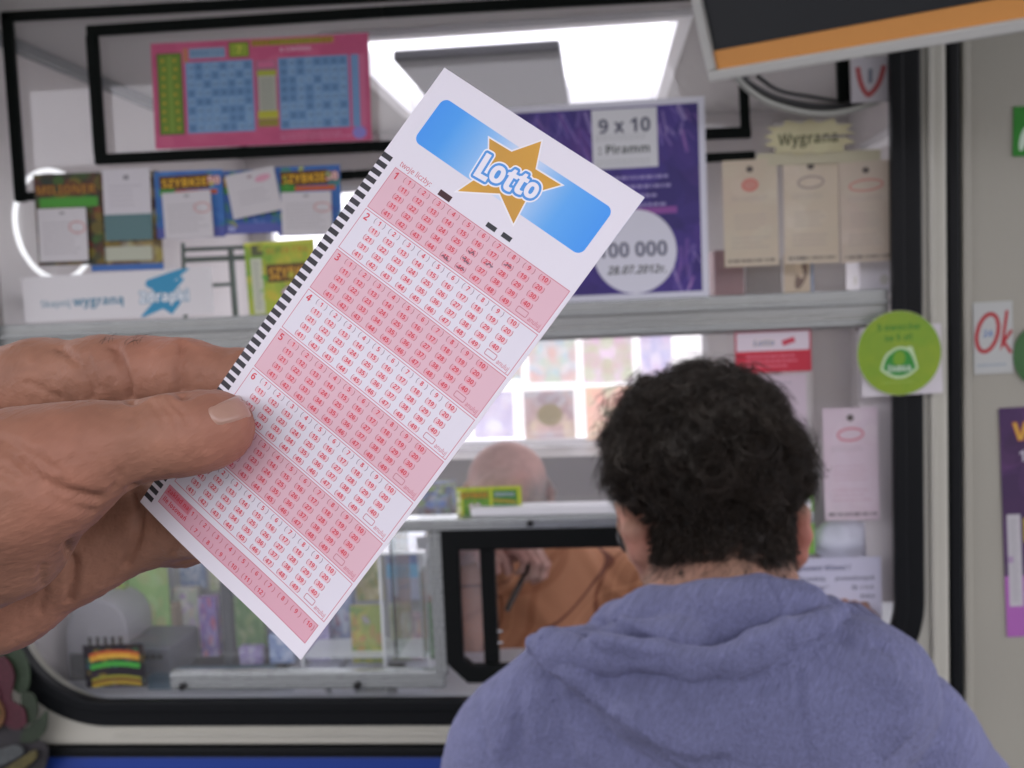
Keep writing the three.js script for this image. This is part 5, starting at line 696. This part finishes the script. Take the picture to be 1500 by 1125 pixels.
// ---------------------------------------------------------------- the hand that holds it
{
  const o = thing('hand', 'bare hand pinching the pink number slip between thumb and fingers', 'hand');
  const S = (x, y, off, rpx, d = 0.335) => ({ p: onSlip(x, y, off), r: rpx * d / FX });
  const thumb = { k: 0.010, segs: [...chain(S(344, 622, 0.0096, 38, 0.325), J(318, 627, 0.3225, 42), J(285, 634, 0.320, 45), J(238, 640, 0.317, 48), J(150, 656, 0.312, 58), J(85, 680, 0.310, 80), J(0, 715, 0.308, 104), J(-120, 780, 0.315, 120)), ...chain(J(80, 712, 0.315, 66), J(0, 778, 0.322, 92), J(-100, 830, 0.333, 105))] };
  const index = { k: 0.008, segs: chain(S(396, 562, -0.0092, 36), S(330, 553, -0.0115, 43), J(268, 548, 0.354, 46), J(210, 548, 0.360, 49), J(150, 549, 0.364, 51), J(60, 560, 0.369, 58), J(-100, 590, 0.378, 72)) };
  const middle = { k: 0.010, segs: chain(S(352, 752, -0.0135, 40), S(285, 766, -0.0175, 51), J(200, 766, 0.376, 62), J(105, 805, 0.374, 72), J(0, 862, 0.376, 84), J(-130, 890, 0.370, 92)) };
  const ring = { k: 0.008, segs: chain(J(330, 770, 0.383, 36), J(270, 782, 0.386, 42), J(190, 782, 0.394, 48), J(60, 820, 0.400, 58), J(-120, 850, 0.392, 70)) };
  const little = { k: 0.008, segs: chain(J(270, 760, 0.402, 30), J(220, 770, 0.406, 35), J(150, 770, 0.412, 40), J(40, 800, 0.414, 48), J(-120, 800, 0.405, 62)) };
  const palm = { k: 0.03, segs: [...chain(J(-100, 590, 0.380, 72), J(-330, 790, 0.365, 118)), ...chain(J(-130, 890, 0.372, 92), J(-330, 850, 0.365, 118)), ...chain(J(-120, 780, 0.322, 120), J(-340, 830, 0.350, 120)), ...chain(J(-120, 700, 0.385, 95), J(60, 690, 0.382, 66), J(160, 712, 0.376, 44)), ...chain(J(-120, 820, 0.395, 80), J(-330, 830, 0.375, 115)), ...chain(J(-340, 830, 0.36, 124), J(-620, 960, 0.35, 132), J(-1000, 1180, 0.33, 170))] };
  const G = [thumb, index, middle, ring, little, palm];
  const f = (p) => { const g = (q) => { let e = 1e3; for (const s of q.segs) e = smin(e, capsuleD(p, s), q.k); return e; }; let d = g(palm); d = smin(d, g(index), 0.006); d = smin(d, g(middle), 0.006); d = smin(d, g(ring), 0.004); d = smin(d, g(little), 0.004); return smin(d, g(thumb), 0.008); };
  const bx = boundsOf(G, 0.005), near = bx.clone(); near.min.x = at(-240, 700, 0.36).x;      // fine cells where it shows, coarser up the arm
  const fine = meshField(f, near.min, near.max, 0.0011), farB = bx.clone(); farB.max.x = near.min.x + 0.004; const arm = meshField(f, farB.min, farB.max, 0.004);
  const cr = grooves(lines(f, [
    [0.0018, 0.0014, [264, 500], [261, 540], [267, 584]], [0.0010, 0.0018, [272, 506], [270, 545], [274, 582]],
    [0.0022, 0.0014, [166, 506], [178, 535], [188, 565], [192, 590]], [0.0016, 0.0014, [86, 508], [112, 530], [128, 560], [135, 588]], [0.0010, 0.0012, [125, 520], [132, 545], [145, 570]], [0.0008, 0.0012, [40, 560], [70, 575], [90, 585]],
    [0.0008, 0.0012, [352, 520], [350, 545]],
    [0.0008, 0.0011, [234, 588], [252, 606], [262, 634]], [0.0008, 0.0010, [222, 590], [238, 612], [244, 634]], [0.0008, 0.0010, [246, 585], [268, 604], [276, 622]], [-0.0016, 0.0024, [228, 586], [240, 584]], [0.0005, 0.0010, [200, 600], [206, 622]],
    [0.0023, 0.0020, [30, 676], [62, 704], [100, 722], [148, 734]], [0.0012, 0.0016, [0, 640], [40, 662], [84, 690]], [0.0012, 0.0018, [0, 690], [50, 716], [90, 738], [140, 752]], [0.0008, 0.0014, [170, 690], [178, 700], [166, 716]], [0.0008, 0.0014, [0, 655], [30, 672]],
    [0.0023, 0.0018, [100, 796], [108, 830], [107, 862], [102, 884]], [0.0010, 0.0014, [62, 830], [64, 870], [58, 900]], [0.0023, 0.0018, [196, 715], [204, 745], [200, 785], [184, 832]], [0.0013, 0.0016, [252, 745], [258, 780], [252, 815]]], 0.2, 0.5));
  displace(fine, (v) => cr(v) + 0.0007 * (noise(v.x * 110, v.y * 110, v.z * 110) - 0.5) + 0.00036 * (noise(v.x * 420, v.y * 420, v.z * 420) - 0.5) + 0.0003 * (noise(v.x * 800, v.y * 800, v.z * 800) - 0.5));
  const tone = skinTone(0.285, 0.143, 0.092), hp = (v) => { const c = tone(v), tip = sstep(0.035, 0.008, v.distanceTo(at(350, 625, 0.322))) * 0.5; return [c[0] * (1 + 0.1 * tip), c[1] * (1 - 0.06 * tip), c[2]]; };
  const all = mergeGeometries([fine, arm].map((g) => attrs(planar(paint(g, hp), 1), ['position', 'normal', 'color', 'uv'])));
  part('body', all, skinMat, o);
  // thumb nail: a curved plate lying on the thumb
  const R = 20, T = 14, np = [], ni = [], nb = [[306, 596], [324, 623]], nt = [[354, 576], [368, 610]], lift = (x, y, e) => { const h = march(f, x, y, 0.2, 0.5); return h ? h.addScaledVector(normalAt(f, h), e) : null; };
  let last = null; for (let s = 0; s < 2; s++) for (let j = 0; j <= T; j++) for (let i = 0; i <= R; i++) {
    const a = i / R, b = j / T, bow = Math.sin(Math.PI * b), A = -0.20 * bow ** 0.6 + a * (1 + 0.30 * bow ** 0.6), cA = clamp(A, -0.2, 1.2), px = mix(mix(nb[0][0], nt[0][0], cA), mix(nb[1][0], nt[1][0], cA), b), py = mix(mix(nb[0][1], nt[0][1], cA), mix(nb[1][1], nt[1][1], cA), b);
    const edge = Math.min(a, 1 - a, b, 1 - b), q = lift(px, py, s ? -0.0006 : 0.0005 * sstep(0, 0.12, edge) - 0.0002) ?? last; last = q; np.push(q.x, q.y, q.z);
    if (i < R && j < T) { const O = s * (R + 1) * (T + 1) + j * (R + 1) + i; s ? ni.push(O, O + 1, O + R + 2, O, O + R + 2, O + R + 1) : ni.push(O, O + R + 2, O + 1, O, O + R + 1, O + R + 2); }
  }
  const ng = new THREE.BufferGeometry(); ng.setAttribute('position', new THREE.Float32BufferAttribute(np, 3)); ng.setIndex(ni); ng.computeVertexNormals();
  part('nail', ng, new THREE.MeshPhysicalMaterial({ color: new THREE.Color(0.36, 0.215, 0.16), roughness: 0.28, side: THREE.DoubleSide }), o);
  // a few hairs on the back of the forefinger
  const hairs = []; for (let i = 0; i < 16; i++) { const h = march(f, rr(145, 205), rr(499, 506), 0.2, 0.5); if (!h) continue; const u = new V3(rr(-0.4, 1), rr(0.5, 1.2), rr(-0.6, 0.2)).normalize(), l = rr(0.002, 0.005); hairs.push(tube([h, h.clone().addScaledVector(u, l * 0.5), h.clone().addScaledVector(u, l).add(new V3(l * 0.4, -l * 0.2, 0))], 0.00005, 5, 4)); }
  if (hairs.length) part('finger_hair', mergeGeometries(hairs), std(0.03, 0.02, 0.015, 0.6), o);
  const s0 = at(-700, 1005, 0.347), s1 = at(-1000, 1180, 0.33); part('sleeve', new THREE.CylinderGeometry(0.055, 0.045, s0.distanceTo(s1), 32, 1, true).applyQuaternion(new THREE.Quaternion().setFromUnitVectors(new V3(0, 1, 0), s1.clone().sub(s0).normalize())).translate((s0.x + s1.x) / 2, (s0.y + s1.y) / 2, (s0.z + s1.z) / 2), std(0.05, 0.06, 0.08, 0.95, { side: THREE.DoubleSide }), o);
}
renderer.render(scene, camera);
